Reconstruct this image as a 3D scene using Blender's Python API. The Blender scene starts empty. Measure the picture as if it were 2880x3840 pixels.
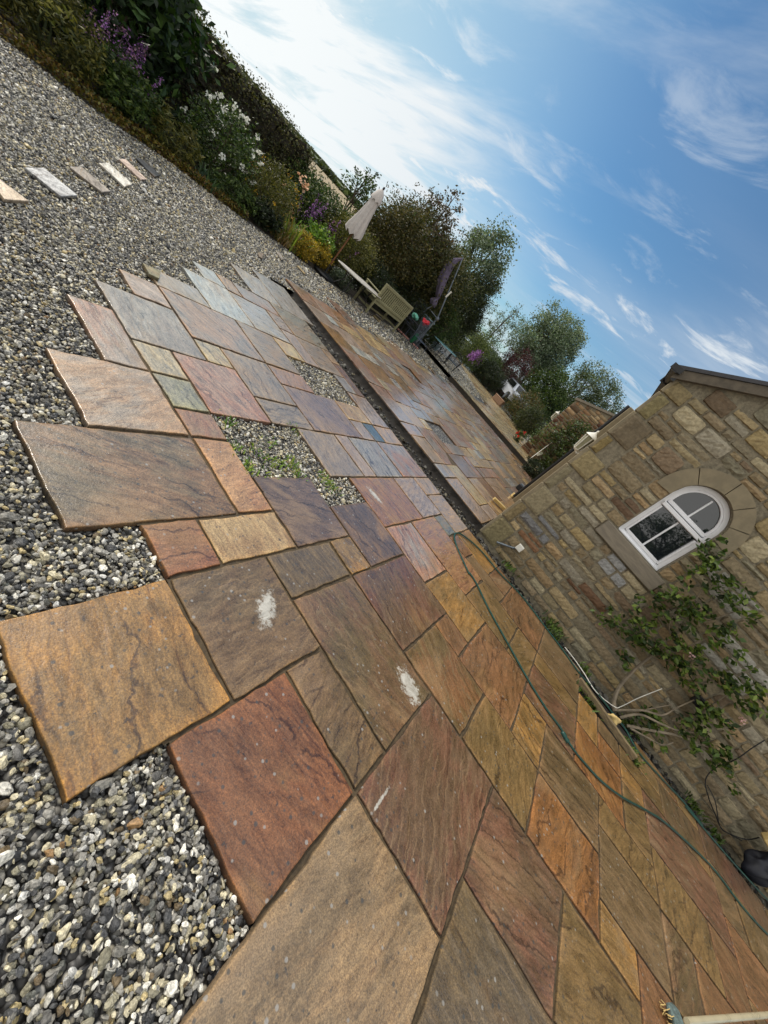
import bpy, math, random
import numpy as np
from mathutils import Vector, Matrix
sc = bpy.context.scene
C = sc.collection
rng = np.random.default_rng(7)
random.seed(7)
PI = math.pi

# ---------------------------------------------------------------- camera, sky, sun, exposure
RM = np.array([[0.5727736, 0.4700529, 0.6715509], [0.7839175, -0.0746505, -0.6163608], [-0.2395906, 0.8794757, -0.4112406]])
FPX = 1480.143
CH = 1.5
cd = bpy.data.cameras.new('camera'); cam = bpy.data.objects.new('camera', cd); C.objects.link(cam)
cd.sensor_fit = 'HORIZONTAL'; cd.sensor_width = 36; cd.lens = 36 * FPX / 2880
cd.clip_start = 0.05; cd.clip_end = 3000
Rm = Matrix([[RM[0, i], -RM[1, i], -RM[2, i]] for i in range(3)])
cam.matrix_world = Matrix.Translation((0, 0, CH)) @ Rm.to_4x4()
sc.camera = cam
sc.render.resolution_x = 768; sc.render.resolution_y = 1024
SUN_EL = math.radians(42); SUN_AZ = math.radians(-84)      # azimuth from +Y towards +X
w = bpy.data.worlds.new('World'); sc.world = w; w.use_nodes = True
nt = w.node_tree; nt.nodes.clear()
def N(nt, t, **k):
    n = nt.nodes.new(t)
    for a, b in k.items(): setattr(n, a, b)
    return n
def link(nt, a, b): nt.links.new(a, b)
class G_:
    """tiny node-graph helper"""
    def __init__(s, nt): s.nt = nt
    def val(s, x):
        return x
    def put(s, sock, x):
        if hasattr(x, 'is_output'): s.nt.links.new(x, sock)
        else: sock.default_value = x
    def math(s, op, a, b=0.0, c=None, clamp=False):
        n = N(s.nt, 'ShaderNodeMath', operation=op, use_clamp=clamp); s.put(n.inputs[0], a); s.put(n.inputs[1], b)
        if c is not None: s.put(n.inputs[2], c)
        return n.outputs[0]
    def vmath(s, op, a, b=(0, 0, 0), scale=None):
        n = N(s.nt, 'ShaderNodeVectorMath', operation=op); s.put(n.inputs[0], a); s.put(n.inputs[1], b)
        if scale is not None: s.put(n.inputs[3], scale)
        return n.outputs['Value'] if op in ('LENGTH', 'DISTANCE', 'DOT_PRODUCT') else n.outputs[0]
    def noise(s, v, scale, detail=4, rough=.55, dist=0, col=False):
        n = N(s.nt, 'ShaderNodeTexNoise'); s.put(n.inputs['Vector'], v); s.put(n.inputs['Scale'], scale)
        n.inputs['Detail'].default_value = detail; n.inputs['Roughness'].default_value = rough; n.inputs['Distortion'].default_value = dist
        return n.outputs['Color' if col else 'Fac']
    def voro(s, v, scale, feature='F1', out='Distance', rand=1):
        n = N(s.nt, 'ShaderNodeTexVoronoi', feature=feature); s.put(n.inputs['Vector'], v); n.inputs['Scale'].default_value = scale
        n.inputs['Randomness'].default_value = rand
        return n.outputs[out]
    def ramp(s, x, a, b, lo=0.0, hi=1.0, smooth=True):
        n = N(s.nt, 'ShaderNodeMapRange'); n.interpolation_type = 'SMOOTHSTEP' if smooth else 'LINEAR'
        s.put(n.inputs['Value'], x); n.inputs['From Min'].default_value = a; n.inputs['From Max'].default_value = b
        n.inputs['To Min'].default_value = lo; n.inputs['To Max'].default_value = hi
        return n.outputs[0]
    def mix(s, f, a, b, mode='MIX'):
        n = N(s.nt, 'ShaderNodeMix', data_type='RGBA', blend_type=mode); s.put(n.inputs[0], f)
        for i, x in ((6, a), (7, b)):
            if isinstance(x, tuple) and len(x) == 3: x = x + (1,)
            s.put(n.inputs[i], x)
        return n.outputs[2]
    def mapping(s, v, loc=(0, 0, 0), rot=(0, 0, 0), scale=(1, 1, 1)):
        n = N(s.nt, 'ShaderNodeMapping'); s.put(n.inputs[0], v); s.put(n.inputs[1], loc); s.put(n.inputs[2], rot); s.put(n.inputs[3], scale)
        return n.outputs[0]
    def comb(s, x, y, z):
        n = N(s.nt, 'ShaderNodeCombineXYZ')
        for i, q in enumerate((x, y, z)): s.put(n.inputs[i], q)
        return n.outputs[0]
    def sep(s, v):
        n = N(s.nt, 'ShaderNodeSeparateXYZ'); s.put(n.inputs[0], v); return n.outputs
    def bump(s, h, strength=.5, dist=.01, normal=None):
        n = N(s.nt, 'ShaderNodeBump'); n.inputs['Strength'].default_value = strength; n.inputs['Distance'].default_value = dist
        s.put(n.inputs['Height'], h)
        if normal is not None: s.put(n.inputs['Normal'], normal)
        return n.outputs[0]
g = G_(nt)
sky = N(nt, 'ShaderNodeTexSky', sky_type='NISHITA'); sky.sun_disc = False; sky.sun_elevation = SUN_EL; sky.sun_rotation = SUN_AZ
sky.altitude = 0; sky.air_density = 1.0; sky.dust_density = 0.6; sky.ozone_density = 1.6
tc = N(nt, 'ShaderNodeTexCoord')
d = tc.outputs['Generated']; x_, y_, z_ = g.sep(d)
zz = g.math('ADD', g.math('MAXIMUM', z_, 0.0), 0.10)
P = g.comb(g.math('DIVIDE', x_, zz), g.math('DIVIDE', y_, zz), 0.0)
Pr = g.mapping(P, rot=(0, 0, math.radians(12)))
c1 = g.noise(g.mapping(Pr, scale=(.28, 1.25, 1), loc=(3.1, 7.7, 0)), 1.0, 7, .60, .7)      # long streaks
c2 = g.noise(g.mapping(Pr, scale=(1.2, 2.2, 1), loc=(1.3, 2.2, 0)), 1.6, 8, .62, .5)         # tufts
c3 = g.noise(g.mapping(Pr, scale=(.22, .32, 1), loc=(5, 1, 0)), 1.0, 3, .5)                 # large cover
west = g.ramp(g.vmath('DOT_PRODUCT', d, (-1.0, .05, .0)), .42, .98)                          # veil thickens towards the sun's side
streak = g.ramp(g.math('ADD', c1, g.math('ADD', g.math('MULTIPLY', west, .17), g.math('MULTIPLY', g.math('SUBTRACT', c3, .5), .55))), .455, .70)
tuft = g.math('MULTIPLY', g.ramp(c2, .52, .70), g.ramp(c3, .28, .50))
low = g.ramp(z_, .0, .22, .60, 0.0)
cov = g.math('MAXIMUM', g.math('MULTIPLY', streak, g.math('ADD', g.math('MULTIPLY', west, .35), .55)), g.math('MULTIPLY', tuft, .85))
cov = g.math('MAXIMUM', cov, g.math('MULTIPLY', low, g.ramp(c1, .30, .62, .25, 1.0)))
back = g.ramp(g.vmath('DOT_PRODUCT', d, (.25, -.80, .55)), .05, .55)                          # unseen bright cloud behind and above the camera, added to light gable and ground
cov = g.math('MAXIMUM', cov, g.math('MULTIPLY', back, .92))
cov = g.math('MINIMUM', g.math('ADD', cov, g.math('ADD', g.math('MULTIPLY', west, .20), g.math('MULTIPLY', g.ramp(c3, .35, .62), g.math('MULTIPLY', g.ramp(c1, .25, .6, .4, 1.0), .42)))), 1.0)
skyc = g.mix(1.0, sky.outputs[0], (.50, .75, .86), 'MULTIPLY')
skyc = g.mix(west, skyc, (3.0, 4.8, 5.7))
cloud = g.mix(west, (5.4, 5.9, 6.4), (7.4, 7.7, 7.7))
cloud = g.mix(back, cloud, (8.3, 8.2, 7.9))
col = g.mix(cov, skyc, cloud)
bg = N(nt, 'ShaderNodeBackground'); link(nt, col, bg.inputs[0]); bg.inputs[1].default_value = 0.10
wo = N(nt, 'ShaderNodeOutputWorld'); link(nt, bg.outputs[0], wo.inputs[0])
sl = bpy.data.lights.new('sun', 'SUN'); sl.energy = 2.2; sl.angle = math.radians(9); sl.color = (1.0, .93, .83)
so = bpy.data.objects.new('sun', sl); C.objects.link(so)
sd = Vector((math.sin(SUN_AZ) * math.cos(SUN_EL), math.cos(SUN_AZ) * math.cos(SUN_EL), math.sin(SUN_EL)))
so.rotation_euler = sd.to_track_quat('Z', 'Y').to_euler(); so.location = (-20, 20, 30)
sc.view_settings.view_transform = 'Standard'; sc.view_settings.look = 'None'; sc.view_settings.gamma = 1
sc.view_settings.exposure = 0.38

# ---------------------------------------------------------------- measuring helpers (pixel -> place in the world)
REG = dict(a=(0,2000,.66305),b=(1000,1700,.66305),c=(900,2740,.66305),d=(1780,2740,.66305),e=(200,950,.72333),f=(1880,2100,.60277),
           g=(1100,1300,.36166),j=(450,950,.30139),k=(800,950,.30139),l=(850,1300,.30139),m=(1250,1650,.36166),n=(1650,2150,.36166),
           o=(2100,2600,.47016),D=(0,0,1.73598),u=(1880,1300,.60277),p=(1400,900,.30139),q=(1700,1200,.36166),s=(1200,900,.24111),A=(0,0,.60277),t=(500,0,.4822),r=(1900,1600,.24111))
def ray(s):
    r = REG[s[0]]; x, y = map(float, s[1:].split(','))
    v = np.array([r[0] + x * r[2] - 1440, r[1] + y * r[2] - 1920, FPX]); return RM.T @ v
def onz(s, z=0.0):
    d = ray(s); t = (z - CH) / d[2]; return Vector((t * d[0], t * d[1], z))
def ony(s, Y):
    d = ray(s); t = Y / d[1]; return Vector((t * d[0], Y, CH + t * d[2]))
def azel(az, el, r):
    a = math.radians(az); return Vector((r * math.sin(a), r * math.cos(a), CH + r * math.tan(math.radians(el))))
def inview(X, Y, Z, m=300):
    v = np.stack([X, Y, Z - CH], -1) @ RM.T
    ok = v[..., 2] > .05; zz = np.where(ok, v[..., 2], 1)
    px = v[..., 0] / zz * FPX + 1440; py = v[..., 1] / zz * FPX + 1920
    return ok & (px > -m) & (px < 2880 + m) & (py > -m) & (py < 3840 + m)

# ---------------------------------------------------------------- colour and mesh helpers
def lin(c):
    c = np.asarray(c, float) / 255.0
    return np.where(c <= .04045, c / 12.92, ((c + .055) / 1.055) ** 2.4)
def L3(c): return tuple(float(x) for x in lin(c))
def mesh(name, V, F, mat=None, parent=None, cols=None, smooth=False, attrs=None, mats=None, mi=None, uvfun=None):
    me = bpy.data.meshes.new(name)
    if isinstance(F, np.ndarray):
        V = np.asarray(V, np.float32); F = np.asarray(F, np.int32)
        me.vertices.add(len(V)); me.vertices.foreach_set('co', V.ravel())
        k = F.shape[1]; me.loops.add(F.size); me.loops.foreach_set('vertex_index', F.ravel())
        me.polygons.add(len(F)); me.polygons.foreach_set('loop_start', np.arange(0, F.size, k, dtype=np.int32))
        me.update(calc_edges=True)
    else:
        me.from_pydata([tuple(v) for v in V], [], F)
    if cols is not None:
        a = me.color_attributes.new('col', 'FLOAT_COLOR', 'POINT')
        c = np.asarray(cols, np.float32)
        if c.shape[1] == 3: c = np.hstack([c, np.ones((len(c), 1), np.float32)])
        a.data.foreach_set('color', c.ravel())
    for nme, arr in (attrs or {}).items():
        arr = np.asarray(arr, np.float32)
        if arr.ndim == 2:
            a = me.color_attributes.new(nme, 'FLOAT_COLOR', 'POINT')
            if arr.shape[1] == 3: arr = np.hstack([arr, np.ones((len(arr), 1), np.float32)])
            a.data.foreach_set('color', arr.ravel())
        else:
            a = me.attributes.new(nme, 'FLOAT', 'POINT'); a.data.foreach_set('value', arr)
    me.polygons.foreach_set('use_smooth', np.full(len(me.polygons), bool(smooth)))
    if mats:
        for m in mats: me.materials.append(m)
        if mi is not None: me.polygons.foreach_set('material_index', np.asarray(mi, np.int32))
    elif mat: me.materials.append(mat)
    me.validate(); me.update()
    o = bpy.data.objects.new(name, me); C.objects.link(o)
    if parent is not None: o.parent = parent
    return o
class MB:
    """collects shapes into one mesh"""
    def __init__(s): s.v = []; s.f = []
    def add(s, v, f):
        b = len(s.v); s.v += [tuple(x) for x in v]; s.f += [tuple(i + b for i in q) for q in f]; return s
    def box(s, c, sz, rot=None, bev=0.0, taper=1.0):
        hx, hy, hz = sz[0] / 2, sz[1] / 2, sz[2] / 2; c = Vector(c)
        b = min(bev, hx * .9, hy * .9, hz * .9)
        if b <= 0:
            v = [Vector((sx * hx, sy * hy, z * hz)) for z in (-1, 1) for sx, sy in ((-1, -1), (1, -1), (1, 1), (-1, 1))]
            f = [(3, 2, 1, 0), (4, 5, 6, 7)] + [(i, (i + 1) % 4, 4 + (i + 1) % 4, 4 + i) for i in range(4)]
        else:
            v = []; rings = [(-hz, b), (-hz + b, 0), (hz - b, 0), (hz, b)]
            for z, i in rings:
                ax, ay = hx - i, hy - i; q = b if i == 0 else b * .5
                for px, py in ((-ax + q, -ay), (ax - q, -ay), (ax, -ay + q), (ax, ay - q), (ax - q, ay), (-ax + q, ay), (-ax, ay - q), (-ax, -ay + q)):
                    v.append(Vector((px, py, z)))
            f = [tuple(range(7, -1, -1)), tuple(range(24, 32))]
            for r in range(3):
                for i in range(8): f.append((r * 8 + i, r * 8 + (i + 1) % 8, r * 8 + 8 + (i + 1) % 8, r * 8 + 8 + i))
        if taper != 1.0: v = [Vector((p.x * (taper if p.z > 0 else 1), p.y * (taper if p.z > 0 else 1), p.z)) for p in v]
        if rot is not None: v = [rot @ p for p in v]
        return s.add([p + c for p in v], f)
    def tube(s, pts, r, n=8, cap=True):
        pts = [Vector(p) for p in pts]; rs = r if isinstance(r, (list, tuple)) else [r] * len(pts)
        V = []; F = []; prev = None
        for i, p in enumerate(pts):
            t = (pts[min(i + 1, len(pts) - 1)] - pts[max(i - 1, 0)])
            t = t.normalized() if t.length > 1e-9 else Vector((0, 0, 1))
            if prev is None: a = t.orthogonal().normalized()
            else:
                a = prev - t * prev.dot(t); a = a.normalized() if a.length > 1e-6 else t.orthogonal().normalized()
            prev = a; b = t.cross(a)
            for k in range(n):
                q = 2 * PI * k / n; V.append(p + (a * math.cos(q) + b * math.sin(q)) * rs[i])
        for i in range(len(pts) - 1):
            for k in range(n): F.append((i * n + k, i * n + (k + 1) % n, (i + 1) * n + (k + 1) % n, (i + 1) * n + k))
        if cap: F += [tuple(range(n - 1, -1, -1)), tuple((len(pts) - 1) * n + k for k in range(n))]
        return s.add(V, F)
    def lathe(s, prof, c=(0, 0, 0), n=20, ax=None):
        V = []; F = []; c = Vector(c)
        for r, z in prof:
            for k in range(n):
                q = 2 * PI * k / n; p = Vector((r * math.cos(q), r * math.sin(q), z))
                V.append((ax @ p if ax is not None else p) + c)
        for i in range(len(prof) - 1):
            for k in range(n): F.append((i * n + k, i * n + (k + 1) % n, (i + 1) * n + (k + 1) % n, (i + 1) * n + k))
        F += [tuple(range(n - 1, -1, -1)), tuple((len(prof) - 1) * n + k for k in range(n))]
        return s.add(V, F)
    def prism(s, poly, fn0, fn1):
        n = len(poly); V = [fn0(p) for p in poly] + [fn1(p) for p in poly]
        F = [tuple(range(n)), tuple(range(2 * n - 1, n - 1, -1))] + [(i, n + i, n + (i + 1) % n, (i + 1) % n) for i in range(n)]
        return s.add(V, F)
    def build(s, name, mat, parent=None, smooth=False):
        o = mesh(name, s.v, s.f, mat, parent)
        if smooth:
            o.data.polygons.foreach_set('use_smooth', np.full(len(o.data.polygons), True))
            try: o.data.set_sharp_from_angle(angle=math.radians(38))
            except Exception: pass
        return o
def tag(o, label=None, cat=None, group=None, kind=None):
    if label: o['label'] = label
    if cat: o['category'] = cat
    if group: o['group'] = group
    if kind: o['kind'] = kind
    return o
def empty(name, loc=(0, 0, 0), rz=0):
    o = bpy.data.objects.new(name, None); C.objects.link(o); o.location = loc; o.rotation_euler = (0, 0, rz); o.empty_display_size = .1
    return o
def smoothpath(P, k=8):
    P = [Vector(p) for p in P]; out = []
    for i in range(len(P) - 1):
        a = P[max(i - 1, 0)]; b = P[i]; c = P[i + 1]; e = P[min(i + 2, len(P) - 1)]
        for j in range(k):
            t = j / k; out.append(.5 * ((2 * b) + (-a + c) * t + (2 * a - 5 * b + 4 * c - e) * t * t + (-a + 3 * b - 3 * c + e) * t ** 3))
    out.append(P[-1]); return out

# ---------------------------------------------------------------- materials
def new_mat(name):
    m = bpy.data.materials.new(name); m.use_nodes = True; t = m.node_tree; t.nodes.clear()
    b = N(t, 'ShaderNodeBsdfPrincipled'); o = N(t, 'ShaderNodeOutputMaterial'); link(t, b.outputs[0], o.inputs[0])
    return m, t, b, G_(t)
def pos(t): return N(t, 'ShaderNodeNewGeometry').outputs['Position']
def attr(t, n, out='Color'):
    a = N(t, 'ShaderNodeAttribute'); a.attribute_name = n; return a.outputs[out]
def simple(name, c, rough=.6, var=.12, scale=30, bump=.15, metal=0.0, c2=None, spec=.5, coords='obj', streak=None):
    m, t, b, g = new_mat(name)
    tcn = N(t, 'ShaderNodeTexCoord').outputs['Object']
    v = g.mapping(tcn, scale=streak) if streak else tcn
    n = g.noise(v, scale, 6, .6)
    c = L3(c); hi = L3(c2) if c2 is not None else tuple(min(1, x * (1 + var * 2)) for x in c); lo = tuple(x * (1 - var) for x in c)
    col = g.mix(g.ramp(n, .3, .7), lo, hi)
    g.put(b.inputs['Base Color'], col); g.put(b.inputs['Roughness'], g.ramp(n, .2, .8, max(.02, rough - .1), min(1, rough + .1)))
    b.inputs['Metallic'].default_value = metal; b.inputs['Specular IOR Level'].default_value = spec
    if bump: g.put(b.inputs['Normal'], g.bump(n, bump, .01))
    return m

# wet riven sandstone; every slab carries its own two colours, grain direction and offset
STAINS = []    # (x, y, half length, half width, angle)
def stone_slab_mat(name, wet=True, stains=(), relief=1.0):
    m, t, b, g = new_mat(name)
    p = pos(t); base = attr(t, 'col'); alt = attr(t, 'alt'); seed = attr(t, 'seed', 'Fac'); rot = attr(t, 'rot', 'Fac')
    off = g.comb(seed, g.math('MULTIPLY', seed, 1.7), g.math('MULTIPLY', seed, 3.1))
    pr = g.vmath('ADD', g.mapping(p, rot=g.comb(0.0, 0.0, rot)), off)
    big = g.noise(pr, 2.6, 3, .55, .6)
    mid = g.noise(g.mapping(pr, scale=(1, 2.6, 1)), 8, 7, .70, .5)
    vein = g.noise(g.mapping(pr, scale=(1.0, 6.5, 1)), 2.6, 8, .66, 1.0)
    fine = g.noise(pr, 95, 4, .7)
    speck = g.noise(pr, 34, 3, .75)
    col = g.mix(g.ramp(g.math('ADD', big, g.math('MULTIPLY', g.math('SUBTRACT', vein, .5), .7)), .36, .64), base, alt)
    col = g.mix(g.ramp(vein, .42, .34), col, g.mix(1.0, col, (.50, .46, .44), 'MULTIPLY'))
    col = g.mix(g.math('MULTIPLY', g.ramp(vein, .60, .72), .45), col, g.mix(1.0, col, (1.55, 1.42, 1.22), 'MULTIPLY'))
    col = g.mix(1.0, col, g.mix(g.ramp(mid, .25, .75), (.62, .60, .58), (1.36, 1.34, 1.28)), 'MULTIPLY')
    col = g.mix(1.0, col, g.mix(g.ramp(fine, .3, .7), (.74, .74, .76), (1.24, 1.24, 1.22)), 'MULTIPLY')
    col = g.mix(g.math('MULTIPLY', g.ramp(speck, .62, .70), .75), col, (.035, .033, .032))
    iron = g.noise(g.mapping(pr, scale=(1, 1.8, 1), loc=(9, 2, 0)), 1.5, 4, .6, .6)
    col = g.mix(g.ramp(iron, .52, .70, 0, .55), col, g.mix(g.math('FRACT', g.math('MULTIPLY', seed, 7.3)), L3((158, 116, 66)), L3((150, 128, 100))))
    # riven layers: the stone splits along long wandering lines that follow the grain of the slab
    px_, py_, pz_ = g.sep(pr)
    wob = g.math('ADD', g.math('MULTIPLY', g.noise(pr, 1.5, 3, .5), 3.2), g.math('ADD', g.math('MULTIPLY', g.noise(pr, 9.0, 5, .6), .75), g.math('MULTIPLY', g.noise(pr, 45.0, 3, .6), .12)))
    ph = g.math('ADD', g.math('MULTIPLY', py_, 5.5), wob); fr = g.math('FRACT', ph)
    mask = g.ramp(g.noise(g.mapping(pr, scale=(.7, 1.6, 1)), 2.9, 3, .6), .40, .54)
    edge = g.math('MULTIPLY', g.math('MULTIPLY', g.ramp(fr, .0, .025), g.ramp(fr, .11, .045)), mask)
    fr2 = g.math('FRACT', g.math('ADD', g.math('MULTIPLY', py_, 21.0), g.math('MULTIPLY', wob, 1.9)))
    mask2 = g.ramp(g.noise(g.mapping(pr, loc=(4, 4, 0)), 3.6, 3, .6), .42, .58)
    line2 = g.math('MULTIPLY', g.math('MULTIPLY', g.ramp(fr2, .0, .08), g.ramp(fr2, .26, .10)), mask2)
    lite = g.math('GREATER_THAN', g.math('FRACT', g.math('MULTIPLY', seed, 3.77)), .45)
    dk = g.mix(1.0, col, (.30, .26, .24), 'MULTIPLY'); lt = g.mix(.45, g.mix(1.0, alt, (1.5, 1.35, 1.1), 'MULTIPLY'), (.42, .30, .17))
    col = g.mix(g.math('MULTIPLY', line2, .42), col, g.mix(lite, dk, lt))
    col = g.mix(g.math('MULTIPLY', edge, .9), col, g.mix(g.math('MULTIPLY', lite, .6), dk, lt))
    ultra = g.noise(pr, 210, 2, .6)
    col = g.mix(1.0, col, g.mix(g.ramp(ultra, .3, .7), (.70, .70, .70), (1.3, 1.3, 1.3)), 'MULTIPLY')
    rim = attr(t, 'rim', 'Fac')
    col = g.mix(g.math('MULTIPLY', rim, g.ramp(g.noise(p, 7, 4, .7), .42, .62, 0, .32)), col, g.mix(1.0, col, (1.9, 1.65, 1.25), 'MULTIPLY'))
    # lichen and mortar flecks
    vd = g.voro(pr, 30); vc = g.sep(g.voro(pr, 30, out='Color'))
    fl = g.math('MULTIPLY', g.ramp(g.math('ADD', vd, g.math('MULTIPLY', speck, .22)), .36, .26), g.math('GREATER_THAN', vc[0], .55))
    fl = g.math('MULTIPLY', fl, g.ramp(g.noise(pr, 2.1, 3), .36, .52))
    col = g.mix(g.math('MULTIPLY', fl, .75), col, g.mix(g.math('GREATER_THAN', vc[1], .62), (.045, .05, .05), (.32, .31, .29)))
    rough = g.math('ADD', g.ramp(mid, .3, .7, .16, .44), g.math('MULTIPLY', fine, .16))
    for (sx, sy, a, bb, an) in stains:
        q = g.mapping(g.vmath('SUBTRACT', p, (sx, sy, 0)), rot=(0, 0, -an)); q = g.mapping(q, scale=(1 / a, 1 / bb, 0))
        dd = g.math('ADD', g.vmath('LENGTH', q), g.math('MULTIPLY', g.math('SUBTRACT', g.noise(p, 30, 8, .8), .5), 3.6))
        f = g.ramp(dd, 1.0, .45)
        col = g.mix(g.math('MULTIPLY', f, .9), col, g.mix(g.ramp(mid, .3, .7), (.36, .34, .29), (.62, .60, .54)))
        rough = g.math('ADD', rough, g.math('MULTIPLY', f, .4), clamp=True)
    g.put(b.inputs['Base Color'], col); g.put(b.inputs['Roughness'], rough)
    b.inputs['Specular IOR Level'].default_value = .55
    grain = g.noise(pr, 38, 6, .72)
    h = g.math('ADD', g.math('ADD', g.math('MULTIPLY', fr, g.math('MULTIPLY', mask, .55)), g.math('MULTIPLY', fr2, g.math('MULTIPLY', mask2, .09))), g.math('ADD', g.math('MULTIPLY', vein, .30), g.math('MULTIPLY', mid, .16)))
    n1 = g.bump(h, .95 * relief, .006)
    g.put(b.inputs['Normal'], g.bump(g.math('ADD', grain, g.math('MULTIPLY', fine, .6)), .55 * relief, .0045, n1))
    if wet:                                     # thin film of water over the stone
        dry = attr(t, 'dry', 'Fac'); g.put(b.inputs['Coat Weight'], g.math('SUBTRACT', 1.0, dry)); g.put(b.inputs['Roughness'], g.math('ADD', rough, g.math('MULTIPLY', dry, .5), clamp=True)); b.inputs['Coat IOR'].default_value = 1.6; g.put(b.inputs['Coat Roughness'], g.ramp(mid, .3, .7, .06, .26))
        g.put(b.inputs['Coat Normal'], g.bump(g.math('ADD', h, g.math('MULTIPLY', grain, .7)), .42 * relief, .005))
    return m
stn = []
def stain_px(p0, p1, wdt):
    a = onz(p0); c = onz(p1); v = c - a; stn.append(((a.x + c.x) / 2, (a.y + c.y) / 2, v.length / 2, wdt, math.atan2(v.y, v.x)))
stain_px('a1522,315', 'a1490,545', .055)
stain_px('b750,1200', 'b865,1430', .080)
stain_px('b560,180', 'b660,290', .045)
stain_px('c850,310', 'c745,470', .009)
M = {}
M['slab'] = stone_slab_mat('wet_sandstone', stains=stn)
M['slab_far'] = stone_slab_mat('wet_sandstone_far', relief=.4)

def vcol_mat(name, rough=.55, con=(.72, 1.25), spec=.5, bump=.0, bs=60, trans=0.0, tc=(1.3, 1.5, .6), gloss_var=.15, mul=1.0, grime=False):
    m, t, b, g = new_mat(name); c = attr(t, 'col'); p = pos(t)
    n = g.noise(p, bs, 5, .65)
    c = g.mix(1.0, c, g.mix(g.ramp(n, .25, .75), (con[0] * mul,) * 3, (con[1] * mul,) * 3), 'MULTIPLY')
    g.put(b.inputs['Base Color'], c); g.put(b.inputs['Roughness'], g.ramp(n, .2, .8, max(.05, rough - gloss_var), min(1, rough + gloss_var)))
    b.inputs['Specular IOR Level'].default_value = spec
    if bump: g.put(b.inputs['Normal'], g.bump(n, bump, .01))
    if trans:
        tr = N(t, 'ShaderNodeBsdfTranslucent'); g.put(tr.inputs[0], g.mix(1.0, c, tc, 'MULTIPLY'))
        mx = N(t, 'ShaderNodeMixShader'); mx.inputs[0].default_value = trans
        out = [q for q in t.nodes if q.type == 'OUTPUT_MATERIAL'][0]
        link(t, b.outputs[0], mx.inputs[1]); link(t, tr.outputs[0], mx.inputs[2]); link(t, mx.outputs[0], out.inputs[0])
    return m
M['leaf'] = vcol_mat('leaf', .5, (.72, 1.25), .4, trans=.22, bs=8, gloss_var=.1)
M['petal'] = vcol_mat('petal', .6, (.72, 1.25), .3, trans=.3, bs=40, tc=(1, 1, 1))
M['pebble'] = vcol_mat('pebble', .42, (.55, 1.32), .5, bump=.35, bs=140, gloss_var=.2)
M['rubble'] = vcol_mat('rubble', .7, (.72, 1.25), .4, bump=.4, bs=70)
M['wallstone'] = vcol_mat('wall_stone', .82, (.72, 1.25), .25, bump=.55, bs=34, gloss_var=.1)
M['bark'] = simple('bark', (74, 64, 52), .85, .3, 12, .5, streak=(1, 1, .3))
M['pale_bark'] = simple('pale_bark', (128, 116, 98), .8, .25, 14, .4)
M['stem_green'] = simple('green_stem', (52, 60, 32), .7, .3, 12, .2)
M['dark_soil'] = simple('dark_soil', (24, 20, 16), .9, .4, 25, .8)
M['mortar'] = simple('mortar', (72, 60, 42), .8, .3, 40, .4)
M['wallmortar'] = simple('wall_mortar', (120, 112, 94), .9, .25, 30, .4)
M['soil'] = simple('soil', (42, 36, 28), .85, .45, 25, .8)
M['black_metal'] = simple('black_metal', (18, 18, 20), .45, .2, 30, .1, spec=.5)
M['black_plastic'] = simple('black_plastic', (22, 23, 26), .4, .15, 30, .05)
M['white_upvc'] = simple('white_upvc', (242, 243, 247), .35, .03, 8, .02)
M['white_paint'] = simple('white_paint', (225, 222, 212), .5, .06, 20, .05)
M['teak'] = simple('weathered_teak', (124, 122, 92), .75, .22, 9, .25, streak=(3, 3, 14), c2=(166, 162, 124))
M['hose'] = simple('green_hose', (10, 60, 52), .35, .15, 30, .03)
M['lead'] = simple('roof_edge', (92, 84, 72), .8, .2, 14, .3)
M['slate'] = simple('roof_slate', (58, 58, 62), .6, .2, 14, .2)
M['sill'] = simple('sill_stone', (128, 120, 106), .85, .12, 6, .3, streak=(1, 1, 6))
M['ashlar'] = simple('ashlar', (134, 123, 100), .85, .10, 9, .25)
M['timber'] = simple('old_timber', (104, 90, 66), .8, .3, 10, .4, streak=(1, 8, 8))
M['newwood'] = simple('cut_timber', (196, 170, 112), .7, .1, 10, .2)
M['cloth_pale'] = simple('pale_canvas', (188, 182, 178), .9, .05, 14, .05)
M['cloth_plum'] = simple('plum_grey_canvas', (88, 80, 100), .9, .12, 14, .05)
M['pole_wood'] = simple('pole_wood', (112, 72, 44), .5, .2, 12, .05)
M['grey_metal'] = simple('grey_metal', (112, 120, 128), .4, .1, 12, .02, metal=.4)
M['turq'] = simple('turquoise_top', (128, 172, 176), .15, .08, 4, .02)
M['mosaic'] = simple('bleached_top', (176, 172, 162), .6, .5, 22, .2, c2=(205, 200, 190))
M['red_cloth'] = simple('red_cloth', (176, 30, 44), .7, .1, 20, .05)
M['teal_cloth'] = simple('teal_cloth', (96, 160, 140), .8, .1, 20, .05)
M['green_cloth'] = simple('green_cloth', (22, 96, 62), .8, .1, 20, .05)
M['pinkwood'] = simple('pink_board', (168, 122, 112), .6, .1, 10, .1)
M['bin'] = simple('bin_plastic', (110, 128, 134), .45, .1, 6, .02)
M['steel'] = simple('pale_handle', (200, 190, 160), .3, .06, 6, .02, metal=.3)
M['bristle'] = simple('grey_bristle', (78, 92, 90), .8, .35, 60, .4)
M['car_white'] = simple('car_white', (185, 190, 198), .12, .02, 4, 0)
M['car_glass'] = simple('car_glass', (12, 14, 18), .05, .1, 4, 0, spec=.8)
M['terra'] = simple('terracotta', (150, 120, 98), .8, .1, 12, .2)
M['bag'] = simple('dark_bag', (24, 26, 36), .6, .3, 10, .5)
def glass_mat():
    m, t, b, g = new_mat('window_glass')
    b.inputs['Base Color'].default_value = (.012, .016, .02, 1); b.inputs['Roughness'].default_value = .02
    b.inputs['Specular IOR Level'].default_value = .8; b.inputs['IOR'].default_value = 1.62
    return m
M['glass'] = glass_mat()

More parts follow.
